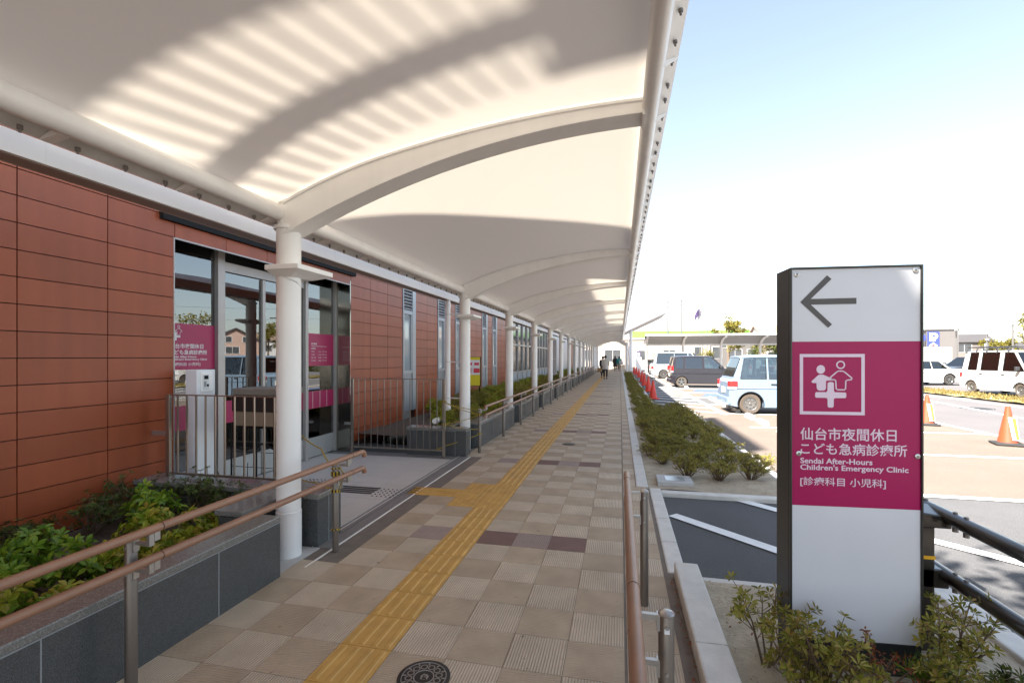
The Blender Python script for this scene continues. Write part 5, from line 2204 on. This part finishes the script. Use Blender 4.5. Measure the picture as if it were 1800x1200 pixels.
# red car seen through the blue one, further along the row
car('parked_car', 'red saloon on the far side of the car park, seen over the light blue car', (13.6, 37.6, ZP), R(100), LS, 1.7, 1.42, P_RED, .92,
    [(LS / 2 - 1.15, .93), (LS / 2 - .4, .84), (LS / 2 - .03, .68)], LS / 2 - 1.2, LS / 2 - 1.95, xs + 1.35, xs + .80, (LS / 2 - .85, xs + .95), .31,
    [(xs + .80, xs + 1.0, xs + 1.35, xs + 1.45), (xs + 1.85, xs + 1.93, xs + 1.88, xs + 1.94), (LS / 2 - 1.33, LS / 2 - 1.22, LS / 2 - 2.03, LS / 2 - 1.95)],
    boot=[(xs + .12, .90)], style='multi', clr=.17)
car('parked_car', 'pale hatchback parked beyond the dark plum wagon, behind the standing person', (10.7, 41.0, ZP), R(80), 3.9, 1.68, 1.52, P_PEARL, .95,
    [(1.05, .95), (1.6, .86), (1.93, .7)], 1.0, .25, -1.75, -1.9, (1.2, -1.2), .30,
    [(-1.9, -1.7, -1.75, -1.6), (-.75, -.67, -.72, -.65), (.15, .22, .1, .17), (.9, 1.0, .17, .25)], style='five')
# lorry with a white box body
t = thing('lorry', 'white box lorry parked below the parking sign building', 'lorry', (24.6, 47.9, ZP), R(192))
q = MB()
q.box(-2.6, 1.2, -.95, .95, .75, 2.42)
q.build('cargo_box', P_WHITE, t, bevel=.03)
q = MB()
q.hexa([(1.3, -.9, .5), (2.9, -.9, .5), (2.9, .9, .5), (1.3, .9, .5)], [(1.3, -.85, 2.1), (2.5, -.85, 2.1), (2.5, .85, 2.1), (1.3, .85, 2.1)])
q.build('cab', P_WHITE, t, bevel=.05)
q = MB()
q.box(-2.5, 2.8, -.5, .5, .45, .74)
q.build('chassis', PLASTIC, t)
q = MB()
q.box(-1.2, .1, -.952, -.9505, 2.15, 2.3)
q.build('side_marking', YELLOWPL, t)
for x in (2.1, -1.6):
    for s_ in (-1, 1):
        wheel('wheel', t, x, s_ * .8, .38, .24, 'steel', TYRE, s_)

# ------------------------------------------------------------------ people
def person(label, loc, rz, h, skin_parts, hair='short', hairm=HAIR, coat=None, coat_len=.45, legs=None, stride=.12, arms=((.10, 0), (.10, 0)), coatm=None, legm=None, build=1.):
    """Facing +y. One grown body, with clothes and hair as its parts."""
    t = thing('person', label, 'person', loc, rz)
    s_ = h / 1.6
    P, E = [], []

    def pt(x, y, z, r):
        P.append((x * s_, y * s_, z * s_, r * s_ if not isinstance(r, tuple) else tuple(a * s_ for a in r)))
        return len(P) - 1

    pel = pt(0, 0, .84, (.135 * build, .10))
    wa = pt(0, 0, 1.0, (.115 * build, .085))
    ch = pt(0, .01, 1.20, (.14 * build, .095))
    nk = pt(0, 0, 1.345, .05)
    hd0 = pt(0, .015, 1.42, .065)
    hd1 = pt(0, .015, 1.51, .078)
    hd2 = pt(0, .010, 1.565, .05)
    E += [(pel, wa), (wa, ch), (ch, nk), (nk, hd0), (hd0, hd1), (hd1, hd2)]
    nose = pt(0, .098, 1.475, .010)
    E.append((hd1, nose))
    for sx, (fw, up_) in zip((-1, 1), arms):
        sh = pt(sx * .165 * build, 0, 1.285, .048)
        el = pt(sx * .215 * build, -.03 + fw * .4, 1.04 + up_ * .3, .036)
        wr_ = pt(sx * .205 * build, .03 + fw, .83 + up_, .024)
        pm = pt(sx * .200 * build, .045 + fw, .775 + up_, .028)
        E += [(ch, sh), (sh, el), (el, wr_), (wr_, pm)]
        for k in range(4):
            f_ = pt(sx * .198 * build, .02 + fw + .018 * k, .71 + up_ - .008 * (1.5 - abs(k - 1.5)), .008)
            E.append((pm, f_))
        th = pt(sx * .185 * build, .085 + fw, .75 + up_, .009)
        E.append((wr_, th))
    for sx in (-1, 1):
        st_ = stride * sx
        hp = pt(sx * .085, 0, .78, .088)
        kn = pt(sx * .085, st_ * .55 + .01, .455, .056)
        an = pt(sx * .08, st_ - .02, .085, .036)
        he = pt(sx * .08, st_ - .05, .035, .034)
        to = pt(sx * .085, st_ + .13, .028, .028)
        E += [(pel, hp), (hp, kn), (kn, an), (an, he), (an, to)]
    skin('body', P, E, SKIN, t, 1)
    # trousers: same leg bones, a little wider
    P2, E2 = [], []
    P2.append((0, 0, .86 * s_, (.15 * s_ * build, .115 * s_)))
    for sx in (-1, 1):
        st_ = stride * sx
        b0 = len(P2)
        P2 += [(sx * .088 * s_, 0, .76 * s_, .104 * s_), (sx * .087 * s_, (st_ * .55 + .01) * s_, .455 * s_, .072 * s_), (sx * .082 * s_, (st_ - .02) * s_, .11 * s_, .055 * s_)]
        E2 += [(0, b0), (b0, b0 + 1), (b0 + 1, b0 + 2)]
    skin('trousers', P2, E2, legm or TROUS, t, 1)
    q = MB()
    for sx in (-1, 1):
        st_ = stride * sx
        x = sx * .083 * s_
        q.hexa([(x - .04, (st_ - .09) * s_, 0), (x + .04, (st_ - .09) * s_, 0), (x + .045, (st_ + .16) * s_, 0), (x - .045, (st_ + .16) * s_, 0)],
               [(x - .036, (st_ - .08) * s_, .09), (x + .036, (st_ - .08) * s_, .09), (x + .035, (st_ + .15) * s_, .045), (x - .035, (st_ + .15) * s_, .045)])
    q.build('shoes', DRESSB, t, bevel=.015)
    # top garment: a loose tube from neck to hem, plus sleeves
    if coatm:
        q = MB()
        lv = [(1.355, .062, .055), (1.325, .125 * build, .075), (1.27, .185 * build, .10), (1.12, .185 * build, .125), (.98, .17 * build, .125), (.86, .20 * build, .145), (.86 - coat_len * .6, .225 * build, .165), (.86 - coat_len, .235 * build, .175)]
        n = 20
        vs = []
        for z, a, b in lv:
            for j in range(n):
                an_ = 2 * PI * j / n
                fo = 1 + (.035 * math.sin(an_ * 5 + z * 3) if z < .95 else 0)
                vs.append((a * math.cos(an_) * fo * s_, b * math.sin(an_) * fo * s_, z * s_))
        fs = [(i * n + j, i * n + (j + 1) % n, (i + 1) * n + (j + 1) % n, (i + 1) * n + j) for i in range(len(lv) - 1) for j in range(n)]
        q.add(vs, fs)
        for sx, (fw, up_) in zip((-1, 1), arms):
            q.tube([(sx * .14 * build * s_, 0, 1.30 * s_), (sx * .18 * build * s_, -.005 * s_, 1.26 * s_), (sx * .218 * build * s_, (-.03 + fw * .4) * s_, (1.04 + up_ * .3) * s_), (sx * .207 * build * s_, (.02 + fw * .9) * s_, (.86 + up_) * s_)], .05, 10,
                   rs=[.06 * s_, .066 * s_, .056 * s_, .044 * s_])
        q.build('top', coatm, t, smooth=60)
    # hair
    q = MB()
    hl = {'short': 1.42, 'bob': 1.36, 'long': 1.18}[hair]
    n = 18
    rows = [(1.598, .02), (1.590, .055), (1.565, .082), (1.52, .098), (1.47, .100), (1.43, .095), (hl, .085 if hair != 'long' else .095), (hl - .015, .05)]
    vs = []
    for z, r_ in rows:
        for j in range(n):
            a = 2 * PI * j / n
            sy = math.sin(a)
            rr2 = r_ * (1 + .05 * math.sin(a * 4 + z * 40))
            yy = rr2 * sy
            if z < 1.53 and sy > 0:
                yy = rr2 * sy * .35
            if z < 1.40:
                yy = rr2 * sy * .55 - .045
            vs.append((rr2 * math.cos(a) * .95 * s_, (yy + .005) * s_, z * s_))
    q.add(vs, [(i * n + j, i * n + (j + 1) % n, (i + 1) * n + (j + 1) % n, (i + 1) * n + j) for i in range(len(rows) - 1) for j in range(n)] + [tuple(range(n))])
    q.build('hair', hairm, t, smooth=70)
    # face: eyes, mouth and ears on the front of the head
    q = MB()
    for sx in (-1, 1):
        q.lathe([(.0, .0), (.010, .0), (.008, .004)], (sx * .030 * s_, .083 * s_, 1.497 * s_), 'y', 8)
    q.box(-.02 * s_, .02 * s_, .083 * s_, .090 * s_, 1.438 * s_, 1.445 * s_)
    q.build('facial_features', HAIRB, t)
    return t


def handbag(label, loc, m, w_, d_, h_, drop, straw=False):
    t = thing('handbag', label, 'bag', loc)
    q = MB()
    rows = [(0, .8), (.08, 1.0), (.6, 1.0), (1.0, .75)]
    n = 16
    vs = []
    for u, k in rows:
        for j in range(n):
            a = 2 * PI * j / n
            vs.append((w_ / 2 * k * math.copysign(abs(math.cos(a)) ** .6, math.cos(a)), d_ / 2 * k * math.copysign(abs(math.sin(a)) ** .6, math.sin(a)), u * h_))
    q.add(vs, [(i * n + j, i * n + (j + 1) % n, (i + 1) * n + (j + 1) % n, (i + 1) * n + j) for i in range(3) for j in range(n)] + [tuple(range(n)), tuple(3 * n + j for j in range(n))])
    q.build('body', m, t, smooth=50)
    q = MB()
    for s_ in (-1, 1):
        pts = [(w_ * .3 * math.cos(PI * i / 8), s_ * d_ * .25, h_ + drop * math.sin(PI * i / 8)) for i in range(9)]
        q.tube(pts, .008, 6)
    q.build('handle', m, t)
    return t


person('woman in a loose off-white tunic and black trousers walking away on the paving', (-1.00, 34.2, 0), 0, 1.66, None, 'short', HAIR, coatm=TUNIC, coat_len=.20, stride=.10, arms=((.05, .0), (.02, .02)))
person('person in dark clothes walking just ahead of the woman in the off-white tunic', (-1.25, 36.3, 0), 0, 1.60, None, 'short', HAIR, coatm=DRESSB, coat_len=.30, stride=.10, arms=((.03, 0), (.03, 0)), legm=TROUS)
handbag('round straw basket bag carried beside the woman in the tunic', (-1.43, 34.6, .47), STRAW, .34, .2, .30, .12)
handbag('black bag carried beside the woman in the tunic', (-1.27, 34.75, .40), DRESSB, .22, .14, .30, .22)
person('person with long dark hair in black clothes, farther down the walkway', (-.52, 53.4, 0), 0, 1.66, None, 'long', HAIRB, coatm=DRESSB, coat_len=.40, stride=.06)
person('person in a teal shirt and black trousers, farther down the walkway', (-.10, 52.8, 0), 0, 1.62, None, 'bob', HAIRB, coatm=TEAL, coat_len=.08, stride=.06)
handbag('grey bag held by the person in the teal shirt', (.10, 52.4, .72), BAGW, .42, .2, .42, .2)
person('person in a grey shirt standing between parked cars', (9.75, 37.6, ZP), R(120), 1.62, None, 'short', HAIR, coatm=GREYSH, coat_len=.08, stride=.02)

# ------------------------------------------------------------------ structures beyond the walkway
# linking walkway roof across the car park end
t = thing('covered_walkway', 'grey arched walkway roof on slim posts across the end of the car park', 'canopy', (14, 45.2, 0))
ys_ = [(44.0, 3.46), (44.7, 3.43), (45.3, 3.34), (45.8, 3.17), (46.15, 2.97), (46.4, 2.72)]
q = MB()
for (ya_, za), (yb_, zb_) in zip(ys_[:-1], ys_[1:]):
    q.hexa([(2.2, ya_, za), (17, ya_, za), (17, yb_, zb_), (2.2, yb_, zb_)], [(2.2, ya_, za + .05), (17, ya_, za + .05), (17, yb_, zb_ + .05), (2.2, yb_, zb_ + .05)])
q.build('roof', SHADEROOF, t, world=True)
for i in range(5):
    x = 2.4 + i * 3.25
    q = MB()
    q.tube([(x, 46.3, -.05), (x, 46.3, 2.45), (x, 46.15, 2.72), (x, 45.8, 2.98), (x, 45.2, 3.2), (x, 44.1, 3.34)], .11, 10)
    q.build('post', WHITE_STEEL, t, world=True, smooth=50)
q = MB()
q.box(2.2, 17, 43.89, 43.995, 3.40, 3.54)
q.box(2.2, 17, 46.41, 46.5, 2.60, 2.74)
q.build('edge_beam', WHITE_STEEL, t, world=True)
# wing roof of the main entrance
t = thing('entrance_porch', 'big wedge-shaped white entrance roof on a round column past the walkway', 'porch', (1.2, 54, 0))
q = MB()
q.hexa([(.2, 52, 4.0), (4.6, 52, 6.06), (4.6, 60, 6.06), (.2, 60, 4.0)], [(.2, 52, 5.43), (4.75, 51.9, 6.15), (4.75, 60, 6.15), (.2, 60, 5.43)])
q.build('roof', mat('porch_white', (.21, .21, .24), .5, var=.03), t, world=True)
q = MB()
q.lathe([(.19, 0), (.17, 4.4)], (1.15, 53.6, 0), 'z', 20)
q.build('column', WHITE_STEEL, t, world=True, smooth=40)
q = MB()
for i in range(5):
    q.tube([(.75, 51.6 + i * .9, 3.2), (.95, 51.6 + i * .9, 2.2), (1.0, 51.6 + i * .9, 0)], .05, 8)
q.build('strut', WHITE_STEEL, t, world=True)
# info post and power boxes at the end of the cones
t = thing('info_post', 'white info post with a dark screen at the end of the cone row', 'info post', (1.85, 50.5, ZP))
q = MB()
q.box(-.28, .28, -.12, .12, 0, 1.55)
q.build('post', WHITE_STEEL, t, bevel=.02)
q = MB()
q.box(-.20, .20, -.14, -.10, 1.58, 2.15)
q.build('screen', FLAGD, t)
q = MB()
q.box(-.14, .14, -.145, -.1405, 1.66, 2.05)
q.build('screen_mark', GREYWIN, t)
t = thing('machine_cabinet', 'black machine cabinet right of the white info post', 'cabinet', (2.85, 50.4, ZP))
q = MB()
q.box(-.3, .3, -.25, .25, 0, 1.25)
q.box(-.33, .33, -.28, .28, 1.255, 1.32)
q.build('cabinet', BLACKM, t, bevel=.02)
q = MB()
q.box(-.18, .18, -.27, -.255, .7, 1.0)
q.build('cabinet_panel', PLASTIC, t)


def building(name, label, cat, x, y, w_, d_, h_, wall, rz=0., roof='flat', roofm=None, wins=(), rh=1.6, over=.4, group=None, axis='x'):
    """Box walls; flat parapet, gabled or hipped roof; windows as (x, z, w, h) on the front, which faces -y."""
    t = thing(name, label, cat, (x, y, -.09), rz, group)
    q = MB()
    q.box(-w_ / 2, w_ / 2, 0, d_, 0, h_)
    if roof == 'gable' and axis == 'y':
        q.prism([(-w_ / 2, h_), (w_ / 2, h_), (0, h_ + rh)], lambda a, b: (a, 0, b), lambda a, b: (a, d_, b))
    if roof == 'gable' and axis == 'x':
        q.prism([(0, h_), (d_, h_), (d_ / 2, h_ + rh)], lambda a, b: (-w_ / 2, a, b), lambda a, b: (w_ / 2, a, b))
    q.build('wall', wall, t)
    q = MB()
    if roof == 'flat':
        q.box(-w_ / 2 - .12, w_ / 2 + .12, -.12, d_ + .12, h_ + .005, h_ + .25)
    elif axis == 'y':
        for s_ in (-1, 1):
            e = (w_ / 2 + over)
            k = rh / (w_ / 2)
            q.hexa([(0, -over, h_ + rh + .02), (s_ * e, -over, h_ - over * k + .02), (s_ * e, d_ + over, h_ - over * k + .02), (0, d_ + over, h_ + rh + .02)],
                   [(0, -over, h_ + rh + .2), (s_ * e, -over, h_ - over * k + .2), (s_ * e, d_ + over, h_ - over * k + .2), (0, d_ + over, h_ + rh + .2)])
    else:
        k = rh / (d_ / 2)
        for (ya_, yb_) in ((-over, d_ / 2), (d_ + over, d_ / 2)):
            q.hexa([(-w_ / 2 - over, ya_, h_ - over * k + .02), (w_ / 2 + over, ya_, h_ - over * k + .02), (w_ / 2 + over, yb_, h_ + rh + .02), (-w_ / 2 - over, yb_, h_ + rh + .02)],
                   [(-w_ / 2 - over, ya_, h_ - over * k + .2), (w_ / 2 + over, ya_, h_ - over * k + .2), (w_ / 2 + over, yb_, h_ + rh + .2), (-w_ / 2 - over, yb_, h_ + rh + .2)])
    q.build('roof', roofm or ROOFD, t)
    for (a, z, c, e) in wins:
        q = MB()
        q.box(a - c / 2 - .08, a + c / 2 + .08, -.06, .02, z - .08, z + e + .08)
        f_ = q.build('window', FARW2, t)
        q = MB()
        nn = max(1, round(c / 1.0))
        for i in range(nn):
            q.box(a - c / 2 + c * i / nn + .03, a - c / 2 + c * (i + 1) / nn - .03, -.07, -.0605, z, z + e)
        q.build('pane', WINDK, f_)
    return t


building('clinic_wing', 'pale building with brick-toned front behind the wedge-shaped entrance roof', 'building', 1.0, 68, 17, 10, 4.0, FARB, wins=[(-2, 1.0, 2.2, 1.6), (2.0, 1.2, 1.2, 1.3), (5.5, 1.2, 1.6, 1.4), (-5.5, 1.2, 1.6, 1.4)], roofm=FARW2)
t = building('store', 'long cream building with a bright green roof edge beyond the covered walkway', 'building', 15, 112, 24, 12, 6.3, FARW, wins=[(-8, 1, 3, 2), (-2, 1, 3, 2), (4, 1, 3, 2), (9, 1, 2, 2), (-6, 4.2, 3, 1.2), (2, 4.2, 3, 1.2)], roofm=GREENPL)
kids(t)[1].scale = (1, 1, 1)
q = MB()
q.box(-12.3, 12.3, -.3, .0 - .13, 6.0, 7.4)
q.build('green_fascia', GREENPL, t)
building('house', 'cream house with a round white window beyond the info post', 'house', 8.6, 75, 8.5, 8, 4.0, FARW, roof='flat', wins=[(-2.5, 1.6, 1.2, 1.1), (.2, 1.6, 1.1, 1.1), (2.6, 1.3, 1.0, 1.8)])
building('house', 'grey house with dark windows behind the flagpoles', 'house', 17.2, 80, 7.5, 8, 4.2, FARG, roof='gable', roofm=ROOFD, rh=.6, wins=[(-2.4, 1.4, 1.4, 1.8), (0.2, 1.4, 2.0, 1.4), (2.6, 1.4, 1.2, 1.4), (-1, 3.1, 1.8, .8)])
building('house', 'low pale house with a brick front to the right of the yellow tree', 'house', 25, 78, 9, 8, 3.2, FARB, roof='gable', roofm=ROOFT, rh=1.1, wins=[(-2.6, 1.0, 1.8, 1.4), (.4, 1.0, 2.2, 1.4), (3, 1.0, 1.4, 1.4)])
building('shop', 'white single-storey shop with a band of windows above the light blue car', 'shop', 25.4, 60, 10, 8, 2.75, FARW2, rz=R(-10), wins=[(-2.9, .9, 3.2, 1.35), (1.5, .9, 3.0, 1.35)], roofm=FARP)
building('house', 'two-storey white house with a pinkish roof behind the covered walkway', 'house', 30, 96, 9, 9, 5.6, FARW2, roof='gable', roofm=ROOFT, rh=1.9, wins=[(-2.4, 1, 1.8, 1.4), (1.8, 1, 1.8, 1.4), (-2.4, 3.7, 1.6, 1.2), (1.8, 3.7, 1.6, 1.2)])
# chimney-like tank on that roof line
pb_ = building('parking_sign_building', 'dark grey flat building wall carrying the blue parking sign', 'building', 56.6, 101, 4.4, 6, 6.4, FARG, rz=R(-18), wins=[])
q = MB()
q.box(-2.1, -.45, -.16, -.01, 2.7, 6.2)
ps_ = q.build('parking_sign', BLUEPL, pb_)
q = MB()
FP = lambda u, v: (u, -.165, v)
put_text(q, 'P', FP, -1.80, 4.5, height=1.45, bold=.03)
poly(q, FP, [(-1.28, 4.25), (-1.92, 3.62), (-1.62, 3.62), (-1.62, 3.0), (-.94, 3.0), (-.94, 3.62), (-.64, 3.62)])
q.build('parking_letter', WHITEPL, ps_)
q = MB()
FP2 = lambda u, v: (u, -.17, v)
poly(q, FP2, [(-1.28, 4.0), (-1.70, 3.58), (-1.48, 3.58), (-1.48, 3.15), (-1.08, 3.15), (-1.08, 3.58), (-.86, 3.58)])
q.build('arrow', REDINK, ps_)
q = MB()
q.box(-3.1, -2.35, -.1, .1, 4.6, 5.6)
q.box(-2.36, -2.205, -.02, .02, 5.0, 5.1)
q.build('side_sign', BLUEPL, pb_)
building('house', 'grey-brown house with a dark pitched roof right of the parking sign', 'house', 69.5, 116, 7.4, 8, 4.7, mat('house_taupe', (.16, .135, .12), .8), rz=R(-14), roof='gable', roofm=ROOFD, rh=1.5, wins=[(-.6, 2.6, 2.2, 1.6), (2.6, 2.8, .9, 1.3)])
building('house', 'pale house with a tan roof near the right edge behind the van', 'house', 74, 97, 9, 8, 5.6, FARW2, rz=R(-25), roof='gable', roofm=ROOFT, rh=1.6, wins=[(-2, 3.0, 1.6, 1.3), (1.8, 3.0, 1.6, 1.3)])
building('house', 'low white house behind the yellow trees, right of the taupe house', 'house', 79, 118, 9, 8, 3.4, FARW2, rz=R(-20), roof='gable', roofm=ROOFD, rh=1.2, wins=[(-2, 1.3, 2, 1.3), (2, 1.3, 2, 1.3)])
building('house', 'pink gabled house across the road, seen mirrored in the entrance glass', 'house', 61, 76, 8.4, 9, 4.6, FARP, rz=R(-50), roof='gable', roofm=ROOFD, rh=2.3, axis='y', wins=[(-1.6, 4.4, 1.0, 1.0), (1.2, 4.4, 1.0, 1.0), (.6, 2.3, 2.2, 1.2), (-.2, .4, 3.0, 1.2)])

# flagpoles
for (x, y, lab, fm) in ((10.75, 70, 'flagpole flying a dark indigo flag, left of three', FLAGD), (11.15, 70.2, 'flagpole with a pale drooping flag, middle of three', FLAGW), (11.75, 70.4, 'bare flagpole, right of three', None)):
    t = thing('flagpole', lab, 'flagpole', (x, y, -.05), 0, 'flagpoles beyond the covered walkway')
    hh = 8.3 if fm else 8.9
    q = MB()
    q.lathe([(.07, 0), (.05, hh), (.08, hh + .02), (.03, hh + .08)], n=10)
    q.build('pole', POLE, t)
    if fm:
        q = MB()
        vs = []
        for i in range(7):
            for j in range(5):
                u, v = i / 6, j / 4
                vs.append((-.05 - u * .65 + .0, .08 * math.sin(u * 7 + v * 2), hh - .1 - v * .9 - u * u * 1.0))
        q.add(vs, [(i * 5 + j, i * 5 + j + 1, (i + 1) * 5 + j + 1, (i + 1) * 5 + j) for i in range(6) for j in range(4)])
        q.build('flag', fm, t, smooth=80)


# utility poles and cables
def upole(label, x, y, h_, rz, arms=2, transformer=False):
    t = thing('utility_pole', label, 'utility pole', (x, y, -.09), rz, 'utility poles in the background')
    q = MB()
    q.lathe([(.17, 0), (.11, h_)], n=10)
    q.build('pole', POLE, t)
    for i in range(arms):
        q = MB()
        z = h_ - .3 - i * .9
        q.box(-.9, .9, -.05, .05, z, z + .09)
        a = q.build('crossarm', POLE, t)
        q = MB()
        for xx in (-.8, -.3, .3, .8):
            q.lathe([(.05, z + .092), (.06, z + .14), (.03, z + .24)], (xx, 0, 0), 'z', 8)
        q.build('insulator', WHITEPL, a)
    if transformer:
        q = MB()
        q.lathe([(.26, h_ - 2.6), (.28, h_ - 2.5), (.28, h_ - 1.8), (.24, h_ - 1.7)], (.4, 0, 0), 'z', 14)
        q.build('transformer', GREYWIN, t)
    return t


poles = [(8.2, 88, 11.5, 'thin utility pole behind the wedge roof tip'), (12.4, 104, 13.5, 'utility pole above the green roof edge'), (37, 104, 13.5, 'utility pole above the house with the pinkish roof'), (49.4, 85, 5.8, 'grey utility pole in front of the taupe house'), (57.7, 92, 5.5, 'utility pole with a white transformer among the yellow trees'), (63.8, 96, 7.2, 'tall thin utility pole at the far right')]
for i, (x, y, h_, lab) in enumerate(poles):
    upole(lab, x, y, h_, .3 * i, 2 if i != 3 else 1, i == 4)


def cable(label, a, b, sag, r=.02):
    q = MB()
    pts = []
    for i in range(21):
        u = i / 20
        p = Vector(a).lerp(Vector(b), u)
        p.z -= sag * 4 * u * (1 - u)
        pts.append(tuple(p))
    q.tube(pts, r, 5)
    o = q.build('overhead_cable', WIRE, world=True)
    return tag(o, label, 'cable', 'overhead cables')


for i, (p_, q_, lab) in enumerate(((0, 1, 'overhead cable between the two poles above the green roof'), (1, 2, 'overhead cable spanning behind the flagpoles'), (2, 4, 'overhead cable passing behind the clinic sign to the right'), (4, 5, 'overhead cable over the yellow trees'))):
    a, b = poles[p_], poles[q_]
    cable(lab, (a[0], a[1], a[2] - .4), (b[0], b[1], b[2] - .4), .5)
cable('high overhead cable crossing the sky right of the sign', (37, 104, 13.3), (110, 90, 14.5), 1.0, .025)
cable('low overhead cable crossing behind the taupe house', (37, 104, 11.4), (110, 92, 11.0), .8, .025)


# ------------------------------------------------------------------ trees
def tree(label, x, y, h_, crown_r, lm, seed, nleaf=2600, ls=.28, low=.35, group=None, sparse=1.0):
    t = thing('tree', label, 'tree', (x, y, -.09), 0, group)
    rr = random.Random(seed)
    q = MB()
    q.tube([(0, 0, 0), (.04, .02, h_ * .3), (-.03, .03, h_ * .62), (0, 0, h_ * .9)], .1, 8, rs=[h_ * .026, h_ * .02, h_ * .012, h_ * .004])
    tr = q.build('trunk', BARK, t, smooth=60)
    q = MB()
    tips = []
    for i in range(13):
        a = rr.random() * 6.28
        z0 = h_ * rr.uniform(low, .78)
        out = crown_r * rr.uniform(.55, 1.0) * (1.1 - .5 * (z0 / h_ - low))
        p2 = Vector((math.cos(a) * out, math.sin(a) * out, z0 + h_ * rr.uniform(.10, .24)))
        p1 = Vector((p2.x * .5, p2.y * .5, z0 + h_ * .06))
        q.tube([(0, 0, z0), p1, p2], .03, 5, rs=[h_ * .010, h_ * .006, h_ * .002])
        tips += [p1.lerp(p2, u) for u in (.3, .65, 1.0)]
    tips += [Vector((0, 0, h_ * .93)), Vector((0, 0, h_ * .8))]
    q.build('limb', BARK, tr)
    vs, fs = [], []
    per = int(nleaf / len(tips))
    for c in tips:
        rad = crown_r * rr.uniform(.22, .40) * sparse
        for i in range(per):
            v = Vector((rr.gauss(0, 1), rr.gauss(0, 1), rr.gauss(0, .8)))
            v = v.normalized() * rad * rr.random() ** .45
            d = Vector((rr.gauss(0, 1), rr.gauss(0, 1), rr.gauss(-.2, .7))).normalized()
            leaf(vs, fs, c + v, d, Vector((rr.gauss(0, .6), rr.gauss(0, .6), 1)).normalized(), ls * rr.uniform(.6, 1.2), ls * .55, .2)
    m2 = MB()
    m2.add(vs, fs)
    m2.build('crown', lm, t)
    return t


G_T = 'trees in the background'
tree('yellow autumn tree rising above the covered walkway roof', 14.4, 70, 7.3, 2.3, L_TREEY, 1, 2600, .30, .3, G_T, .8)
tree('green and yellow tree under the covered walkway, behind the dark plum wagon', 15.3, 56, 3.6, 1.6, L_TREEG, 2, 1800, .22, .2, G_T)
tree('tall narrow green tree by the white shop', 17.6, 57, 4.1, 1.3, L_TREEG, 3, 1800, .22, .2, G_T)
tree('yellow shrub tree in front of the grey house', 10.4, 64, 2.7, 1.0, L_TREEY, 4, 900, .2, .2, G_T)
tree('green tree with a few yellow leaves at the right edge, its twigs in the sky', 22.6, 30.2, 5.0, 1.9, L_TREEY, 5, 1200, .2, .35, G_T, .7)
tree('wide yellow-green tree clump right of the taupe house, left one', 71.2, 112, 5.0, 2.2, L_TREEY, 6, 2400, .40, .15, G_T)
tree('wide yellow-green tree clump right of the taupe house, right one', 75.0, 113, 5.2, 2.4, L_TREEY, 7, 2400, .40, .15, G_T)
tree('tree mirrored in the entrance glass, beside the pink house', 49, 70, 7.5, 2.0, L_TREEY, 8, 2000, .30, .3, G_T, .8)
tree('dark green tree far right of the car park', 84, 104, 6.5, 3.0, L_TREEG, 9, 2000, .4, .2, G_T)
tree('leafy tree behind the camera whose shade falls on the paving by the guard fence', 1.75, -.7, 8.4, 2.1, L_TREEG, 11, 5600, .22, .5, None)
# dry verge across the road and the bright hedge line behind it
rr = random.Random(77)
vs, fs = [], []
for i in range(5000):
    x, y = rr.uniform(13.15, 14.55), rr.uniform(14, 39)
    d = Vector((rr.gauss(0, .5), rr.gauss(0, .5), 1)).normalized()
    leaf(vs, fs, Vector((x, y, ZP + .03)), d, Vector((rr.gauss(0, 1), rr.gauss(0, 1), .1)).normalized(), rr.uniform(.06, .19), .03, .3)
m2 = MB()
m2.add(vs, fs)
tag(m2.build('verge_grass', L_GRASSY), 'dry yellow grass and weeds on the verge between road and parked cars', 'grass', None, 'stuff')
rr = random.Random(78)
vs, fs = [], []
for i in range(5000):
    u = rr.random()
    x, y = 16 + 18 * u + rr.gauss(0, .25), 45.5 + 1.5 * u + rr.gauss(0, .25)
    d = Vector((rr.gauss(0, 1), rr.gauss(0, 1), rr.gauss(.3, .7))).normalized()
    leaf(vs, fs, Vector((x, y, ZP + rr.random() * .75)), d, Vector((0, 0, 1)), rr.uniform(.10, .22), .09, .2)
m2 = MB()
m2.add(vs, fs)
hd = thing('hedge', 'low clipped yellow-green hedge in front of the lorry', 'hedge', (25, 46.2, ZP))
m2.v = [(a - 25, b - 46.2, c - ZP) for a, b, c in m2.v]
m2.build('leaves', L_TREEG, hd)
q = MB()
for i in range(40):
    u = i / 39
    q.tube([(-9 + 18 * u, -.7 + 1.5 * u, 0), (-9 + 18 * u + .05, -.7 + 1.5 * u, .6)], .012, 5)
q.build('stems', STEM, hd)

# dry leaves blown into the kerb gap and over the sandy beds
rr = random.Random(91)
vs, fs = [], []
for i in range(520):
    k = rr.random()
    if k < .45:
        x, y, z = rr.uniform(.335, .372), rr.uniform(-.2, 3.5), .002
    elif k < .75:
        x, y, z = rr.uniform(.56, 1.95), rr.uniform(.9, 3.45), .018
    else:
        x, y, z = rr.uniform(.36, 1.9), rr.uniform(5.95, 9), -.004
    z += .03 * mnoise.fractal(Vector((x * 1.3, y * 1.3, 0)), 1.0, 2.0, 4) if k > .45 else 0
    d = Vector((rr.gauss(0, 1), rr.gauss(0, 1), rr.uniform(0, .25))).normalized()
    leaf(vs, fs, Vector((x, y, z + .004)), d, Vector((rr.gauss(0, .25), rr.gauss(0, .25), 1)), rr.uniform(.012, .032), .010, -.2)
m2 = MB()
m2.add(vs, fs)
tag(m2.build('leaf_litter', L_DRY), 'scattered dry brown leaves in the kerb gap and on the sandy soil', 'leaf litter', None, 'stuff')
